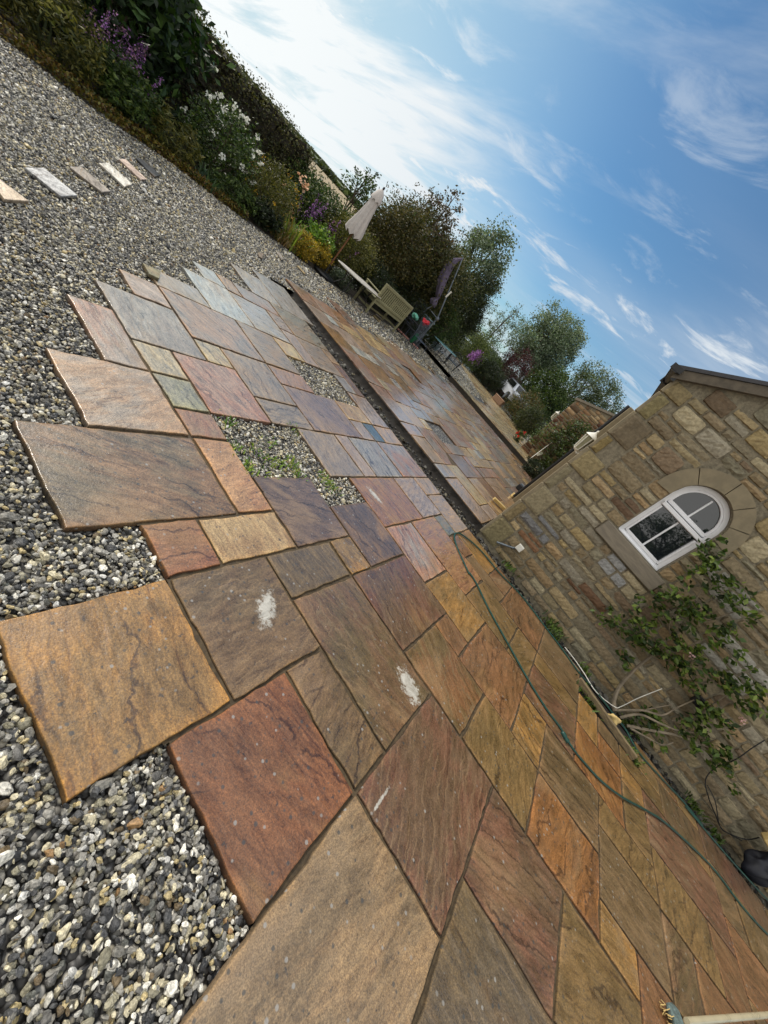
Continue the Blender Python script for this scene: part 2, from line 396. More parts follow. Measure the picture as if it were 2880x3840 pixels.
# ================================================================ GROUND
def ground_mat():
    m, t, b, g = new_mat('garden_ground'); p = pos(t)
    n = g.noise(p, .6, 6, .6); f = g.noise(p, 14, 5, .7)
    c = g.mix(g.ramp(n, .35, .65), (.035, .045, .018), (.06, .07, .025)); c = g.mix(1.0, c, g.mix(f, (.5, .5, .5), (1.4, 1.4, 1.4)), 'MULTIPLY')
    g.put(b.inputs['Base Color'], c); b.inputs['Roughness'].default_value = .95; g.put(b.inputs['Normal'], g.bump(f, .6, .05)); return m
M['ground'] = ground_mat()
def gravel_mat():
    m, t, b, g = new_mat('gravel_sheet'); p = pos(t)
    v1 = N(t, 'ShaderNodeTexVoronoi'); v1.inputs['Scale'].default_value = 42; g.put(v1.inputs['Vector'], p)
    cc = g.sep(v1.outputs['Color']); r = cc[0]
    c = g.mix(g.math('GREATER_THAN', r, .45), (.07, .068, .066), (.21, .20, .18))
    c = g.mix(g.math('GREATER_THAN', r, .72), c, (.36, .33, .26)); c = g.mix(g.math('GREATER_THAN', r, .90), c, (.52, .51, .48))
    c = g.mix(g.ramp(v1.outputs['Distance'], .40, .62), c, (.012, .011, .01))
    big = g.noise(p, .8, 4); c = g.mix(1.0, c, g.mix(big, (.75, .75, .75), (1.2, 1.2, 1.2)), 'MULTIPLY')
    g.put(b.inputs['Base Color'], c); b.inputs['Roughness'].default_value = .5
    g.put(b.inputs['Normal'], g.bump(g.math('SUBTRACT', 1.0, v1.outputs['Distance']), .9, .02)); return m
M['gravel'] = gravel_mat()
def sheet(name, x0, x1, y0, y1, z, mat, nx=1, ny=1):
    xs = np.linspace(x0, x1, nx + 1); ys = np.linspace(y0, y1, ny + 1)
    V = [(x, y, z) for y in ys for x in xs]
    F = [(j * (nx + 1) + i, j * (nx + 1) + i + 1, (j + 1) * (nx + 1) + i + 1, (j + 1) * (nx + 1) + i) for j in range(ny) for i in range(nx)]
    return mesh(name, V, F, mat)
tag(sheet('ground', -1200, 1200, -1200, 1200, -.16, M['ground']), kind='structure')
# gravel yard, cut round the trenches
GV = []; GF = []
def gq(x0, x1, y0, y1, z=-.034):
    b = len(GV); GV.extend([(x0, y0, z), (x1, y0, z), (x1, y1, z), (x0, y1, z)]); GF.append((b, b + 1, b + 2, b + 3))
gq(-8.35, 7.6, -3, 4.98); gq(-8.35, -5.60, 4.98, 15.52); gq(-5.60, -.36, 5.66, 15.52); gq(-8.35, -6.7, 15.52, 16.0); gq(-13.5, -3.1, 16.0, 34, .125)
tag(mesh('gravel_yard', GV, GF, M['gravel']), kind='structure')
tag(sheet('flower_bed', 1.60, 2.60, 4.44, 4.975, -.026, M['dark_soil']), kind='structure')
# the two open trenches
def trench(x0, x1, y0, y1, bottom, topfar, name, mt='soil'):
    nx = int((x1 - x0) / .05); ys = [y0, y0 + .02, y0 + .07, (y0 + y1) / 2, y1 - .06, y1 - .01, y1]
    zs = [-.012, -.05, bottom * .85, bottom, bottom * .9, -.05, topfar]
    V = []; F = []
    for i in range(nx + 1):
        x = x0 + (x1 - x0) * i / nx
        for j, (y, z) in enumerate(zip(ys, zs)):
            inner = 0 < j < len(ys) - 1
            V.append((x, y + (rng.normal() * .008 if inner else 0), z + (rng.normal() * .012 if inner else 0)))
    n = len(ys)
    for i in range(nx):
        for j in range(n - 1): F.append((i * n + j, (i + 1) * n + j, (i + 1) * n + j + 1, i * n + j + 1))
    return tag(mesh(name, V, F, M[mt], smooth=True), kind='structure')
trench(-5.60, 7.4, 4.98, 5.66, -.13, -.012, 'trench', 'dark_soil')
trench(-6.7, -.36, 15.52, 16.0, -.13, .13, 'trench', 'soil')

# ================================================================ NEAR PATIO
SLABS = """orange -2 0 0 2
red 0 2 1 3
brown -2 0 2 4
speckred -3 -2 2 3
cream -3 -2 3 5
bigbrown -5 -3 1 4
tanstrip -5 -3 4 5
greytan -7 -5 2 4
pinkred -6 -5 4 5
greengrey -7 -6 4 5
creamgreen -8 -7 4 5
rustgrey -9 -7 3 4
grey -10 -8 4 6
greypink -11 -10 5 6
bluegrey -12 -11 6 8
veingrey -11 -9 6 9
lblue -13 -11 8 10
lblue -14 -13 9 10
tan -14 -13 10 11
rustgrey -14 -13 11 13
bluegrey -13 -11 10 12
greypink -13 -12 12 13
greypink -12 -10 12 13
yellow -11 -10 11 12
greybrown -11 -9 9 11
greygreen -14 -12 13 16
bluegrey -16 -14 12 14
grey -17 -14 14 17
greybrown -12 -10 13 15
tan -12 -11 15 16
rust -11 -9 15 16
grey -10 -9 14 15
greypink -9 -7 14 16
cream -8 -7 12 14
purplegrey -8 -6 9 12
pinktan -9 -8 9 11
greybrown -9 -7 7 9
greybrown -7 -6 7 9
pinkgrey -8 -6 5 7
creamgreen -9 -8 6 7
greybrown -6 -4 8 10
greypink -6 -4 10 11
grey -6 -4 11 13
greypink -7 -6 12 13
slate -7 -6 13 14
tan -7 -6 14 16
rustgrey -6 -4 13 16
redpink -4 -2 9 12
greypink -4 -2 12 14
tan -4 -3 14 16
tan -3 -1 14 16
slate2 -2 -1 13 14
redpink -2 1 11 13
rustgrey -2 0 9 11
plum -3 -1 7 9
plum -4 -2 5 7
gold -2 -1 6 7
olivegrey -2 -1 4 6
plumred -1 1 6 9
darkbrown -1 2 4 6
brown 0 2 3 4
gold 0 2 9 11
rust 1 2 8 9
oliverust 1 3 6 8
rust 2 4 8 11
olive 1 3 11 13
olive 3 4 11 13
rust 2 4 13 15
brown 0 2 13 14
rust 1 2 14 15
orange -1 1 14 16
rust -1 0 13 14
brown 4 6 13 16
olive 4 6 12 13
plumred 4 6 10 12
gold 4 5 8 10
olive 3 5 6 8
plumred 2 4 3 6
bigtan 2 4 0 3
olivegrey 4 6 2 4
plumred 4 6 4 6
orangerust 5 7 6 8
brown 5 7 8 10
olive 7 9 9 10
brown 7 9 7 9
orange 7 8 6 7
rust 8 9 5 7
olive 6 8 4 6
purple 6 8 2 4
orange 6 7 12 14
brown 7 8 13 14
orangerust 7 8 12 13
orangerust 6 8 10 12"""
GX={-17: -5.383, -16: -5.095, -15: -4.77, -14: -4.448, -13: -4.128, -12: -3.763, -11: -3.457, -10: -3.133, -9: -2.795, -8: -2.505, -7: -2.187, -6: -1.87, -5: -1.614, -4: -1.3, -3: -1.012, -2: -0.718, -1: -0.426, 0: -0.126, 1: 0.167, 2: 0.462, 3: 0.761, 4: 1.062, 5: 1.354, 6: 1.665, 7: 1.948, 8: 2.249, 9: 2.54}
GY={0: 0.466, 1: 0.752, 2: 1.035, 3: 1.326, 4: 1.604, 5: 1.887, 6: 2.206, 7: 2.474, 8: 2.762, 9: 3.037, 10: 3.34, 11: 3.581, 12: 3.93, 13: 4.216, 14: 4.49, 15: 4.769, 16: 4.993, 17: 5.211}
for i in range(10, 20): GX[i] = GX[9] + .294 * (i - 9)
GY[-1] = .18; GY[-2] = -.11; GY[-3] = -.4
PAL = dict(orange=((176,128,56),(140,108,58)), red=((140,88,50),(128,84,52)), brown=((126,100,70),(110,90,62)), speckred=((152,98,66),(134,88,60)),
 cream=((176,150,104),(150,120,78)), bigbrown=((138,106,76),(112,98,78)), tanstrip=((166,128,86),(150,108,70)), greytan=((160,128,94),(136,124,112)),
 pinkred=((154,106,82),(136,104,84)), greengrey=((140,138,106),(122,120,104)), creamgreen=((166,150,112),(140,132,112)), rustgrey=((154,112,86),(138,128,120)),
 grey=((142,138,132),(124,116,110)), greypink=((150,134,122),(140,120,106)), bluegrey=((140,142,146),(156,144,126)), veingrey=((128,120,112),(150,122,98)),
 lblue=((146,156,160),(160,160,154)), tan=((164,132,92),(142,122,100)), yellow=((190,172,120),(170,140,92)), greybrown=((142,124,102),(124,112,100)),
 greygreen=((122,122,110),(134,114,84)), rust=((138,96,62),(122,88,56)), pinktan=((152,116,92),(136,112,96)), pinkgrey=((146,120,104),(150,108,86)),
 purplegrey=((124,104,98),(138,116,100)), slate=((84,104,124),(98,112,126)), slate2=((104,110,108),(120,118,106)), redpink=((152,106,78),(160,120,76)),
 plum=((112,90,80),(104,84,74)), gold=((166,124,62),(130,104,64)), olivegrey=((118,98,68),(102,88,70)), plumred=((124,84,66),(106,82,62)), darkbrown=((122,92,66),(104,88,60)),
 oliverust=((132,90,54),(112,92,56)), olive=((134,106,62),(116,94,56)), bigtan=((156,128,96),(132,112,88)), purple=((98,70,62),(108,78,60)), orangerust=((156,104,50),(130,88,52)))
SL = 0.82
LIGHT = {'grey', 'greypink', 'bluegrey', 'veingrey', 'lblue', 'rustgrey', 'pinkgrey', 'greybrown', 'creamgreen', 'greengrey', 'greytan', 'yellow', 'cream', 'tan', 'purplegrey', 'pinktan', 'greygreen', 'tanstrip'}
def slab_geo(x0, x1, y0, y1, top=0.0, thick=.032, edge=.0026, tilt=.0012, per=.04):
    """irregular, slightly chipped rectangle with a worn arris; returns verts, faces"""
    nx = max(2, int((x1 - x0) / per)); ny = max(2, int((y1 - y0) / per)); out = []
    for i in range(nx): out.append((x0 + (x1 - x0) * i / nx, y0, 0, -1))
    for i in range(ny): out.append((x1, y0 + (y1 - y0) * i / ny, 1, 0))
    for i in range(nx): out.append((x1 - (x1 - x0) * i / nx, y1, 0, 1))
    for i in range(ny): out.append((x0, y1 - (y1 - y0) * i / ny, -1, 0))
    cx, cy = (x0 + x1) / 2, (y0 + y1) / 2; tx, ty = rng.normal() * tilt / .3, rng.normal() * tilt / .3; dz = rng.normal() * tilt
    tw = rng.normal() * .0035; P = []; jj = 0
    for x, y, ax, ay in out:
        jj = .6 * jj + rng.normal() * edge; j = jj; q = (x - cx, y - cy)
        P.append((cx + q[0] - tw * q[1] + (ax or 0) * j + (0 if ax else rng.normal() * .001), cy + q[1] + tw * q[0] + (ay or 0) * j))
    n = len(P); V = []
    for k, (ins, z) in enumerate(((-.001, -thick), (0, -.0045), (.0022, -.0008), (.006, 0), (.030, 0.0002))):
        for (x, y) in P:
            dx, dy = cx - x, cy - y; hx, hy = (x1 - x0) / 2, (y1 - y0) / 2
            V.append((x + ins * dx / hx, y + ins * dy / hy, top + z + dz + tx * (x - cx) + ty * (y - cy)))
    F = []
    for r in range(4):
        for i in range(n): F.append((r * n + i, r * n + (i + 1) % n, (r + 1) * n + (i + 1) % n, (r + 1) * n + i))
    F.append(tuple(4 * n + i for i in range(n)))
    return V, F
def slab_attrs(n, kind, jit=.06, rings=5):
    a, c = PAL[kind]; a = lin(a); c = lin(c); a = a * .86 + a.mean() * .14; c = c * .86 + c.mean() * .14; a = a * SL * (1 + rng.normal() * jit); c = c * SL * (1 + rng.normal() * jit)
    q = np.array([1.36, 1.30, 1.22]) if kind in LIGHT else np.array([1.05, 1.0, .84])
    if kind[:2] != 's_': a = a * q; c = c * q
    if kind[:2] == 's_' and kind != 's_slate': a = a * 1.5; c = c * 1.5
    k = n // rings; side_tone = np.ones(n); side_tone[:k] = .30; side_tone[k:2 * k] = .55; rim = np.zeros(n)  # the two lowest side rings are darker than the slab top
    dry = np.zeros(n); dry[:3 * k] = 1.0; dry[3 * k:4 * k] = .35
    if rings == 5: rim[2 * k:3 * k] = 1; rim[3 * k:4 * k] = .9
    return dict(cols=np.tile(a, (n, 1)) * side_tone[:, None], attrs=dict(rim=rim, dry=dry, alt=np.tile(c, (n, 1)) * side_tone[:, None], seed=np.full(n, rng.uniform(0, 50)), rot=np.full(n, rng.uniform(-.5, .5) + (PI / 2 if rng.random() < .35 else 0))))
near = []
occ = set()
for l in SLABS.split('\n'):
    k, a, b_, c, d_ = l.split(); a, b_, c, d_ = map(int, (a, b_, c, d_)); d_ = 16 if (a, c) in ((2, 13), (1, 14)) and b_ < 5 else d_; near.append((k, a, b_, c, d_))
    occ |= {(x, y) for x in range(a, b_) for y in range(c, d_)}
kinds_near = ['rust', 'olive', 'brown', 'plumred', 'brown', 'oliverust', 'darkbrown', 'gold', 'olive', 'darkbrown']
def pack(cells, kinds, r):
    """fill free cells with the four slab sizes"""
    res = []; cells = set(cells)
    for (y, x) in sorted((c[1], c[0]) for c in cells):
        if (x, y) not in cells: continue
        opts = [(3, 2), (2, 3), (2, 2), (2, 1), (1, 2), (1, 1), (2, 2), (3, 2)]; r.shuffle(opts)
        for wd, ht in opts + [(1, 1)]:
            blk = {(x + i, y + j) for i in range(wd) for j in range(ht)}
            if blk <= cells:
                cells -= blk; res.append((r.choice(kinds), x, x + wd, y, y + ht)); break
    return res
r_ = random.Random(11)
extra = [(x, y) for x in range(6, 19) for y in range(-3, 16) if (x, y) not in occ and not (x < 9 and y > 13) and not (x < 6)]
extra += [(x, y) for x in range(4, 6) for y in range(-3, 2) if (x, y) not in occ]
extra += [(x, y) for x in range(2, 4) for y in range(-3, 0)]
near += pack(extra, kinds_near, r_)
patio = empty('patio'); tag(patio, kind='structure')
bm_ = MB()
for (k, a, b_, c, d_) in near:
    x0, x1, y0, y1 = GX[a], GX[b_], GY[c], GY[d_]
    V = [(x0 - .012, y0 - .012, -.0140), (x1 + .012, y0 - .012, -.0140), (x1 + .012, y1 + .012, -.0140), (x0 - .012, y1 + .012, -.0140)]
# mortar bed: one quad per covered grid cell so nothing overlaps
cells = set()
for (k, a, b_, c, d_) in near: cells |= {(x, y) for x in range(a, b_) for y in range(c, d_)}
mv = []; mf = []
def cellmesh(cells, gx, gy, z, dep=.045):
    mv = []; mf = []
    for (x, y) in cells:
        x0, x1, y0, y1 = gx(x), gx(x + 1), gy(y), gy(y + 1)
        ii = .02
        if (x - 1, y) not in cells: x0 += ii
        if (x + 1, y) not in cells: x1 -= ii
        if (x, y - 1) not in cells: y0 += ii
        if (x, y + 1) not in cells: y1 -= ii
        b = len(mv); mv.extend([(x0, y0, z), (x1, y0, z), (x1, y1, z), (x0, y1, z)]); mf.append((b, b + 1, b + 2, b + 3))
        for (dx, dy, p, q) in ((-1, 0, 3, 0), (1, 0, 1, 2), (0, -1, 0, 1), (0, 1, 2, 3)):
            if (x + dx, y + dy) not in cells:
                A_, B_ = mv[b + p], mv[b + q]; s = len(mv)
                mv.extend([A_, B_, (B_[0], B_[1], z - dep), (A_[0], A_[1], z - dep)]); mf.append((s + 1, s, s + 3, s + 2))
    return mv, mf
mv, mf = cellmesh(cells, lambda i: GX[i], lambda j: GY[j], -.012)
mesh('mortar_bed', mv, mf, M['mortar'], patio)
for i, (k, a, b_, c, d_) in enumerate(near):
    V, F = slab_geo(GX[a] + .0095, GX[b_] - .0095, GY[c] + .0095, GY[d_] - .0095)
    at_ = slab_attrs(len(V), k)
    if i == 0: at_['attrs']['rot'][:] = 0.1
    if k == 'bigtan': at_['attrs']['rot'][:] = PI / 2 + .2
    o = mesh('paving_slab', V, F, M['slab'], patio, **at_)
    if k == 'slate': o['label'] = 'small blue slate slab'

# ================================================================ FAR PATIO beyond the first trench, and the pale path beyond the second
kinds_far = ['grey', 'bluegrey', 'greypink', 'greybrown', 'tan', 'cream', 'rustgrey', 'veingrey', 'rustgrey', 'yellow', 'greybrown', 'purplegrey', 'pinktan', 'cream', 'gold', 'tan', 'creamgreen', 'lblue', 'pinktan', 'tan', 'orange2']
PAL['orange2'] = ((176,122,70),(150,112,76)); PAL['pale'] = ((206,190,150),(190,172,136)); PAL['pale2'] = ((188,182,168),(200,188,160))
MOD = .292
def far_area(xs, ys, nx, ny, top, keep, kinds, nparts, root, seed):
    r = random.Random(seed)
    cs = [(i, j) for i in range(nx) for j in range(ny) if keep(xs + MOD * (i + .5), ys + MOD * (j + .5), r)]
    sl = pack(cs, kinds, r)
    mv, mf = cellmesh(set(cs), lambda i: xs + MOD * i, lambda j: ys + MOD * j, top - .012, .045 if top < .01 else .2)
    mesh('mortar_bed', mv, mf, M['mortar'], root)
    def ctr(s): return ((s[1] + s[2]) / 2 * MOD + xs) ** 2 + ((s[3] + s[4]) / 2 * MOD + ys) ** 2
    sl.sort(key=ctr)
    VV = []; FF = []; CC = []; AA = []; SS = []; RR = []; MM = []; DD = []
    for n, (k, a, b_, c, d_) in enumerate(sl):
        V, F = slab_geo(xs + a * MOD + .009, xs + b_ * MOD - .009, ys + c * MOD + .009, ys + d_ * MOD - .009, top, tilt=.003, per=.12)
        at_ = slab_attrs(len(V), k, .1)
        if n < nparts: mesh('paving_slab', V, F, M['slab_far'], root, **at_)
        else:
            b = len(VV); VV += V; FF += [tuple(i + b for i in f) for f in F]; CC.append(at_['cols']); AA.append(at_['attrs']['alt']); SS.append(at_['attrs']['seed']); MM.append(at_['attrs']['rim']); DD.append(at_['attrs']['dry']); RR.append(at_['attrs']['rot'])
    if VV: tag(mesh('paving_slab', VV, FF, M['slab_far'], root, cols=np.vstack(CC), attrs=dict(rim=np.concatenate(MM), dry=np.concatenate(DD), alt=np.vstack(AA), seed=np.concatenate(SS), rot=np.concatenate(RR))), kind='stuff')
ragged = {}
def keep2(x, y, r):
    j = int(y / .58); ragged.setdefault(j, r.uniform(-6.5, -5.85))
    if x < ragged[j]: return False
    if -2.7 < x < -2.1 and 7.0 < y < 7.9: return False
    if -5.2 < x < -4.6 and 9.2 < y < 9.9: return False
    return True
p2 = empty('patio'); tag(p2, kind='structure')
far_area(-.42 - 22 * MOD, 5.672, 22, 34, 0.0, keep2, kinds_far, 99, p2, 5)
def keep3(x, y, r):
    if y < 17.3: return x > -6.6
    if y < 19.4: return x > -5.5 - (y - 17.3) * .1
    return x > -5.7 - (y - 19.4) * .74 and (x < -3.12 or y < 18.6)
p3 = empty('path'); tag(p3, kind='structure')
far_area(-.42 - 44 * MOD, 16.0, 44, 56, .15, keep3, ['pale', 'pale2', 'pale', 'cream', 'pale2', 'yellow', 'pale'], 60, p3, 9)
tag(sheet('driveway', -30, 20, 32.2, 60, .10, M['ground']), kind='structure')

# ---- loose paving samples lying in a row on the gravel
def loose(name, label, cat, corners, kind, z=.0, th=.022, grp=None):
    P = [onz(c, z) for c in corners]; cx = sum(p.x for p in P) / 4; cy = sum(p.y for p in P) / 4
    O = Vector((cx, cy, z)); Q = []
    for i in range(4):
        a, b = P[i], P[(i + 1) % 4]
        for k in range(4): q = a.lerp(b, k / 4) - O; Q.append(Vector((q.x * (1 + rng.normal() * .012), q.y * (1 + rng.normal() * .012), 0)))
    n = len(Q); V = []
    for s_, zz_ in ((1, -th), (1, -.004), (.975, 0)):
        V += [(q.x * s_, q.y * s_, zz_) for q in Q]
    F = [(r * n + i, r * n + (i + 1) % n, (r + 1) * n + (i + 1) % n, (r + 1) * n + i) for r in range(2) for i in range(n)] + [tuple(range(2 * n, 3 * n))]
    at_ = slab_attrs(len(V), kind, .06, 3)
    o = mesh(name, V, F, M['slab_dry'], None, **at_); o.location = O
    return tag(o, label, cat, grp)
M['slab_dry'] = stone_slab_mat('dry_stone', False)
PAL.update(s_peach=((206,186,160),(196,170,146)), s_lgrey=((176,178,180),(160,160,162)), s_tan=((150,142,132),(140,130,120)), s_white=((205,202,194),(190,188,180)), s_pink=((196,172,158),(180,160,148)), s_slate=((74,78,84),(62,66,72)), s_yel=((190,170,120),(150,130,90)))
G1 = 'loose paving samples laid in a row on the gravel'
loose('paving_sample', 'peach coloured stone plank on gravel, cut by the left edge of the photo', 'paving sample', ['A-150,1000', 'A-40,1085', 'A180,1250', 'A30,1240'], 's_peach', .008, grp=G1)
loose('paving_sample', 'pale blue grey stone plank on gravel between the peach plank and the brownish grey plank', 'paving sample', ['A155,1040', 'A270,1040', 'A485,1215', 'A380,1220'], 's_lgrey', .008, grp=G1)
loose('paving_sample', 'brownish grey stone plank on gravel beside the narrower white plank', 'paving sample', ['A430,1035', 'A505,1035', 'A690,1190', 'A635,1195'], 's_tan', .008, grp=G1)
loose('paving_sample', 'white stone plank on gravel between brownish grey and pink planks', 'paving sample', ['A615,1012', 'A675,1010', 'A825,1145', 'A775,1160'], 's_white', .008, grp=G1)
loose('paving_sample', 'thin pale pink stone plank on gravel beside the dark slate plank', 'paving sample', ['A740,988', 'A780,988', 'A915,1115', 'A878,1118'], 's_pink', .008, grp=G1)
loose('paving_sample', 'dark slate grey plank lying almost sunk in gravel, nearest the flower bed', 'paving sample', ['A845,980', 'A885,988', 'A1000,1090', 'A962,1098'], 's_slate', .002, grp=G1)
loose('stone_offcut', 'small rough stone offcut lying on the far left corner of a blue grey slab', 'stone offcut', ['j285,120', 'j510,220', 'j490,312', 'j368,255'], 'greengrey', .03, .028)
loose('stone_offcut', 'dark flat stone offcut on gravel left of the pointed slab ends', 'stone offcut', ['k555,-10', 'k625,0', 'k610,60', 'k570,40'], 'greybrown', .015, .02)
loose('stone_offcut', 'pale flat stone offcut on gravel below the yellow flowers', 'stone offcut', ['k790,-10', 'k820,-20', 'k875,70', 'k850,80'], 's_tan', .012, .02)
loose('stone_offcut', 'long thin yellowish stone offcut on gravel below the parasol base', 'stone offcut', ['k1040,150', 'k1065,155', 'k1150,250', 'k1130,252'], 's_yel', .01, .02)
for i_, (cs_, kd_, lb_) in enumerate([(['s540,1040','s560,1035','s635,1110','s615,1120'],'s_tan','thin stone offcut on gravel in front of the table legs'),
    (['s860,1150','s880,1145','s990,1240','s975,1255'],'s_tan','long stone offcut on gravel behind the bench legs'),
    (['s830,1170','s850,1165','s940,1265','s920,1270'],'s_yel','yellowish stone offcut just behind the bench back legs')]):
    loose('stone_offcut', lb_, 'stone offcut', cs_, kd_, .01, .02)

# ================================================================ GRAVEL (countless pebbles)
def ico(sub):
    t = (1 + 5 ** .5) / 2
    V = [(-1, t, 0), (1, t, 0), (-1, -t, 0), (1, -t, 0), (0, -1, t), (0, 1, t), (0, -1, -t), (0, 1, -t), (t, 0, -1), (t, 0, 1), (-t, 0, -1), (-t, 0, 1)]
    F = [(0, 11, 5), (0, 5, 1), (0, 1, 7), (0, 7, 10), (0, 10, 11), (1, 5, 9), (5, 11, 4), (11, 10, 2), (10, 7, 6), (7, 1, 8), (3, 9, 4), (3, 4, 2), (3, 2, 6), (3, 6, 8), (3, 8, 9), (4, 9, 5), (2, 4, 11), (6, 2, 10), (8, 6, 7), (9, 8, 1)]
    V = [np.array(v) / np.linalg.norm(v) for v in V]
    for _ in range(sub):
        c = {}; nf = []
        def md(a, b):
            k = (min(a, b), max(a, b))
            if k not in c: v = V[a] + V[b]; V.append(v / np.linalg.norm(v)); c[k] = len(V) - 1
            return c[k]
        for a, b, d in F: x, y, z = md(a, b), md(b, d), md(d, a); nf += [(a, x, z), (b, y, x), (d, z, y), (x, y, z)]
        F = nf
    return np.array(V), np.array(F, np.int32)
def rock_variants(sub, n, rg, cut=.50):
    V0, F = ico(sub); out = []
    for _ in range(n):
        V = V0.copy()
        for _ in range(7):                      # plane cuts give flat broken faces
            nn = rg.normal(size=3); nn /= np.linalg.norm(nn); dd = rg.uniform(cut, .86); s = V @ nn
            V = V - np.outer(np.maximum(s - dd, 0), nn)
        V *= rg.uniform(.92, 1.08, (len(V), 1)); out.append(V)
    return np.array(out), F
PEB = 1.12 * np.array([1.02, 1.0, .96]) * np.array([lin(c) for c in [(222,220,212), (200,192,166), (184,168,126), (154,152,146), (130,128,122), (104,103,101), (74,75,77), (54,55,58), (108,94,72), (148,118,82), (142,138,120), (94,96,92), (190,190,188)]])
PW = np.array([.09, .12, .06, .13, .12, .11, .12, .09, .03, .008, .08, .04, .05]); PW /= PW.sum()
def pebbles(X, Y, Z, R, sub, rg, dark=1.0):
    n = len(X); var, F = rock_variants(sub, 24, rg); nv = var.shape[1]
    V = var[rg.integers(0, 24, n)]                                     # n,nv,3
    S = np.stack([rg.uniform(.8, 1.35, n), rg.uniform(.6, 1.0, n), rg.uniform(.42, .75, n)], 1) * R[:, None]
    V = V * S[:, None, :]
    q = rg.normal(size=(n, 4)); q[:, 1:3] *= .35; q /= np.linalg.norm(q, axis=1)[:, None]
    a, b, c, d = q.T                                                    # mostly yaw, a little tilt
    Rt = np.stack([np.stack([1 - 2 * (c * c + d * d), 2 * (b * c - a * d), 2 * (b * d + a * c)], -1), np.stack([2 * (b * c + a * d), 1 - 2 * (b * b + d * d), 2 * (c * d - a * b)], -1), np.stack([2 * (b * d - a * c), 2 * (c * d + a * b), 1 - 2 * (b * b + c * c)], -1)], 1)
    V = np.einsum('nij,nkj->nki', Rt, V) + np.stack([X, Y, Z], -1)[:, None, :]
    col = PEB[rg.choice(len(PEB), n, p=PW)] * rg.uniform(.7, 1.15, (n, 1)) * dark
    cols = np.repeat(col, nv, 0)
    # mottling inside a stone
    cols = cols * rg.uniform(.7, 1.3, (len(cols), 1))
    FF = (F[None] + (np.arange(n) * nv)[:, None, None]).reshape(-1, 3)
    return V.reshape(-1, 3), FF, cols
def covered(X, Y):
    """true where slabs or trench are"""
    gxs = np.array([GX[i] for i in range(-17, 20)]); gys = np.array([GY[i] for i in range(-3, 18)])
    ix = np.searchsorted(gxs, X) - 18; iy = np.searchsorted(gys, Y) - 4
    m = np.zeros(len(X), bool)
    cc = np.zeros((60, 60), bool)
    for (x, y) in cells: cc[x + 20, y + 20] = True
    ok = (ix > -19) & (ix < 25) & (iy > -6) & (iy < 22)
    m[ok] = cc[ix[ok] + 20, iy[ok] + 20]
    m |= (Y > 4.97) & (Y < 5.68) & (X > -5.58)
    m |= (Y > 5.6) & (X > -6.15)
    m |= (Y > 4.40) & (X > -.3)
    return m
rg = np.random.default_rng(3)
parts = []
# (rmin, rmax, per m2, radius, sub, layers)
for (r0, r1, dens, rad, sub) in ((0.3, 1.9, 7000, .0092, 2), (1.9, 3.6, 6000, .0091, 1), (3.6, 6.5, 3900, .0100, 0), (6.5, 10.5, 1900, .0135, 0), (10.5, 27, 620, .021, 0)):
    YM = 25 if r0 > 10 else 12; XM_ = -12 if r0 > 10 else -9; A_ = (3 - XM_) * (YM + 2); n = int(A_ * dens)
    X = rg.uniform(XM_, 3, n); Y = rg.uniform(-2, YM, n); r = np.hypot(X, Y)
    k = (r >= r0) & (r < r1) & (X > np.where(Y > 15.5, -9.8, -8.15 + .12 * np.sin(Y * 2.3))) & ~covered(X, Y) & inview(X, Y, np.zeros(n), 350)
    k &= (X < .5) | (Y > 1.0)
    k &= ~((Y > 15.5) & (X > np.where(Y < 17.3, -6.6, np.where(Y < 19.4, -5.5 - (Y - 17.3) * .1, -5.7 - (Y - 19.4) * .74)))) & ~((Y > 15.5) & (Y < 16) & (X > -6.7))
    X, Y = X[k], Y[k]; n = len(X)
    Rr = rad * np.exp(rg.normal(0, .30, n)); Rr[rg.random(n) < .012] *= 1.7
    Z = -.027 + rg.uniform(-.007, .013, n) + np.where(Y > 16.0, .16, 0)
    V, F, c = pebbles(X, Y, Z, Rr, sub, rg)
    print('pebbles', n, len(F)); parts.append((V, F, c))
off = 0; VV = []; FF = []; CC = []
for V, F, c in parts: VV.append(V); FF.append(F + off); CC.append(c); off += len(V)
gr = mesh('gravel', np.vstack(VV), np.vstack(FF), M['pebble'], cols=np.vstack(CC), smooth=False)
tag(gr, 'loose grey, cream and white pebbles covering the yard around the slabs', 'gravel', kind='stuff')
# rubble in the trenches
def rubble(x0, x1, y0, y1, z, n, rad, label):
    X = rg.uniform(x0, x1, n); Y = rg.uniform(y0, y1, n); Rr = rad * np.exp(np.clip(rg.normal(0, .5, n), -1, .9))
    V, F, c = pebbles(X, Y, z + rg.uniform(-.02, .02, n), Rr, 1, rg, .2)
    tag(mesh('rubble', V, F, M['rubble'], cols=c), label, 'rubble', kind='stuff')
rubble(-5.65, -.35, 5.03, 5.62, -.118, 1500, .018, 'dark stones and broken mortar lying in the open trench')
rubble(-6.6, -.5, 15.6, 15.95, -.10, 700, .03, 'dark stones lying in the far trench')
rubble(-.3, 4.6, 5.0, 5.45, -.10, 2200, .02, 'soil and small stones along the foot of the house wall')

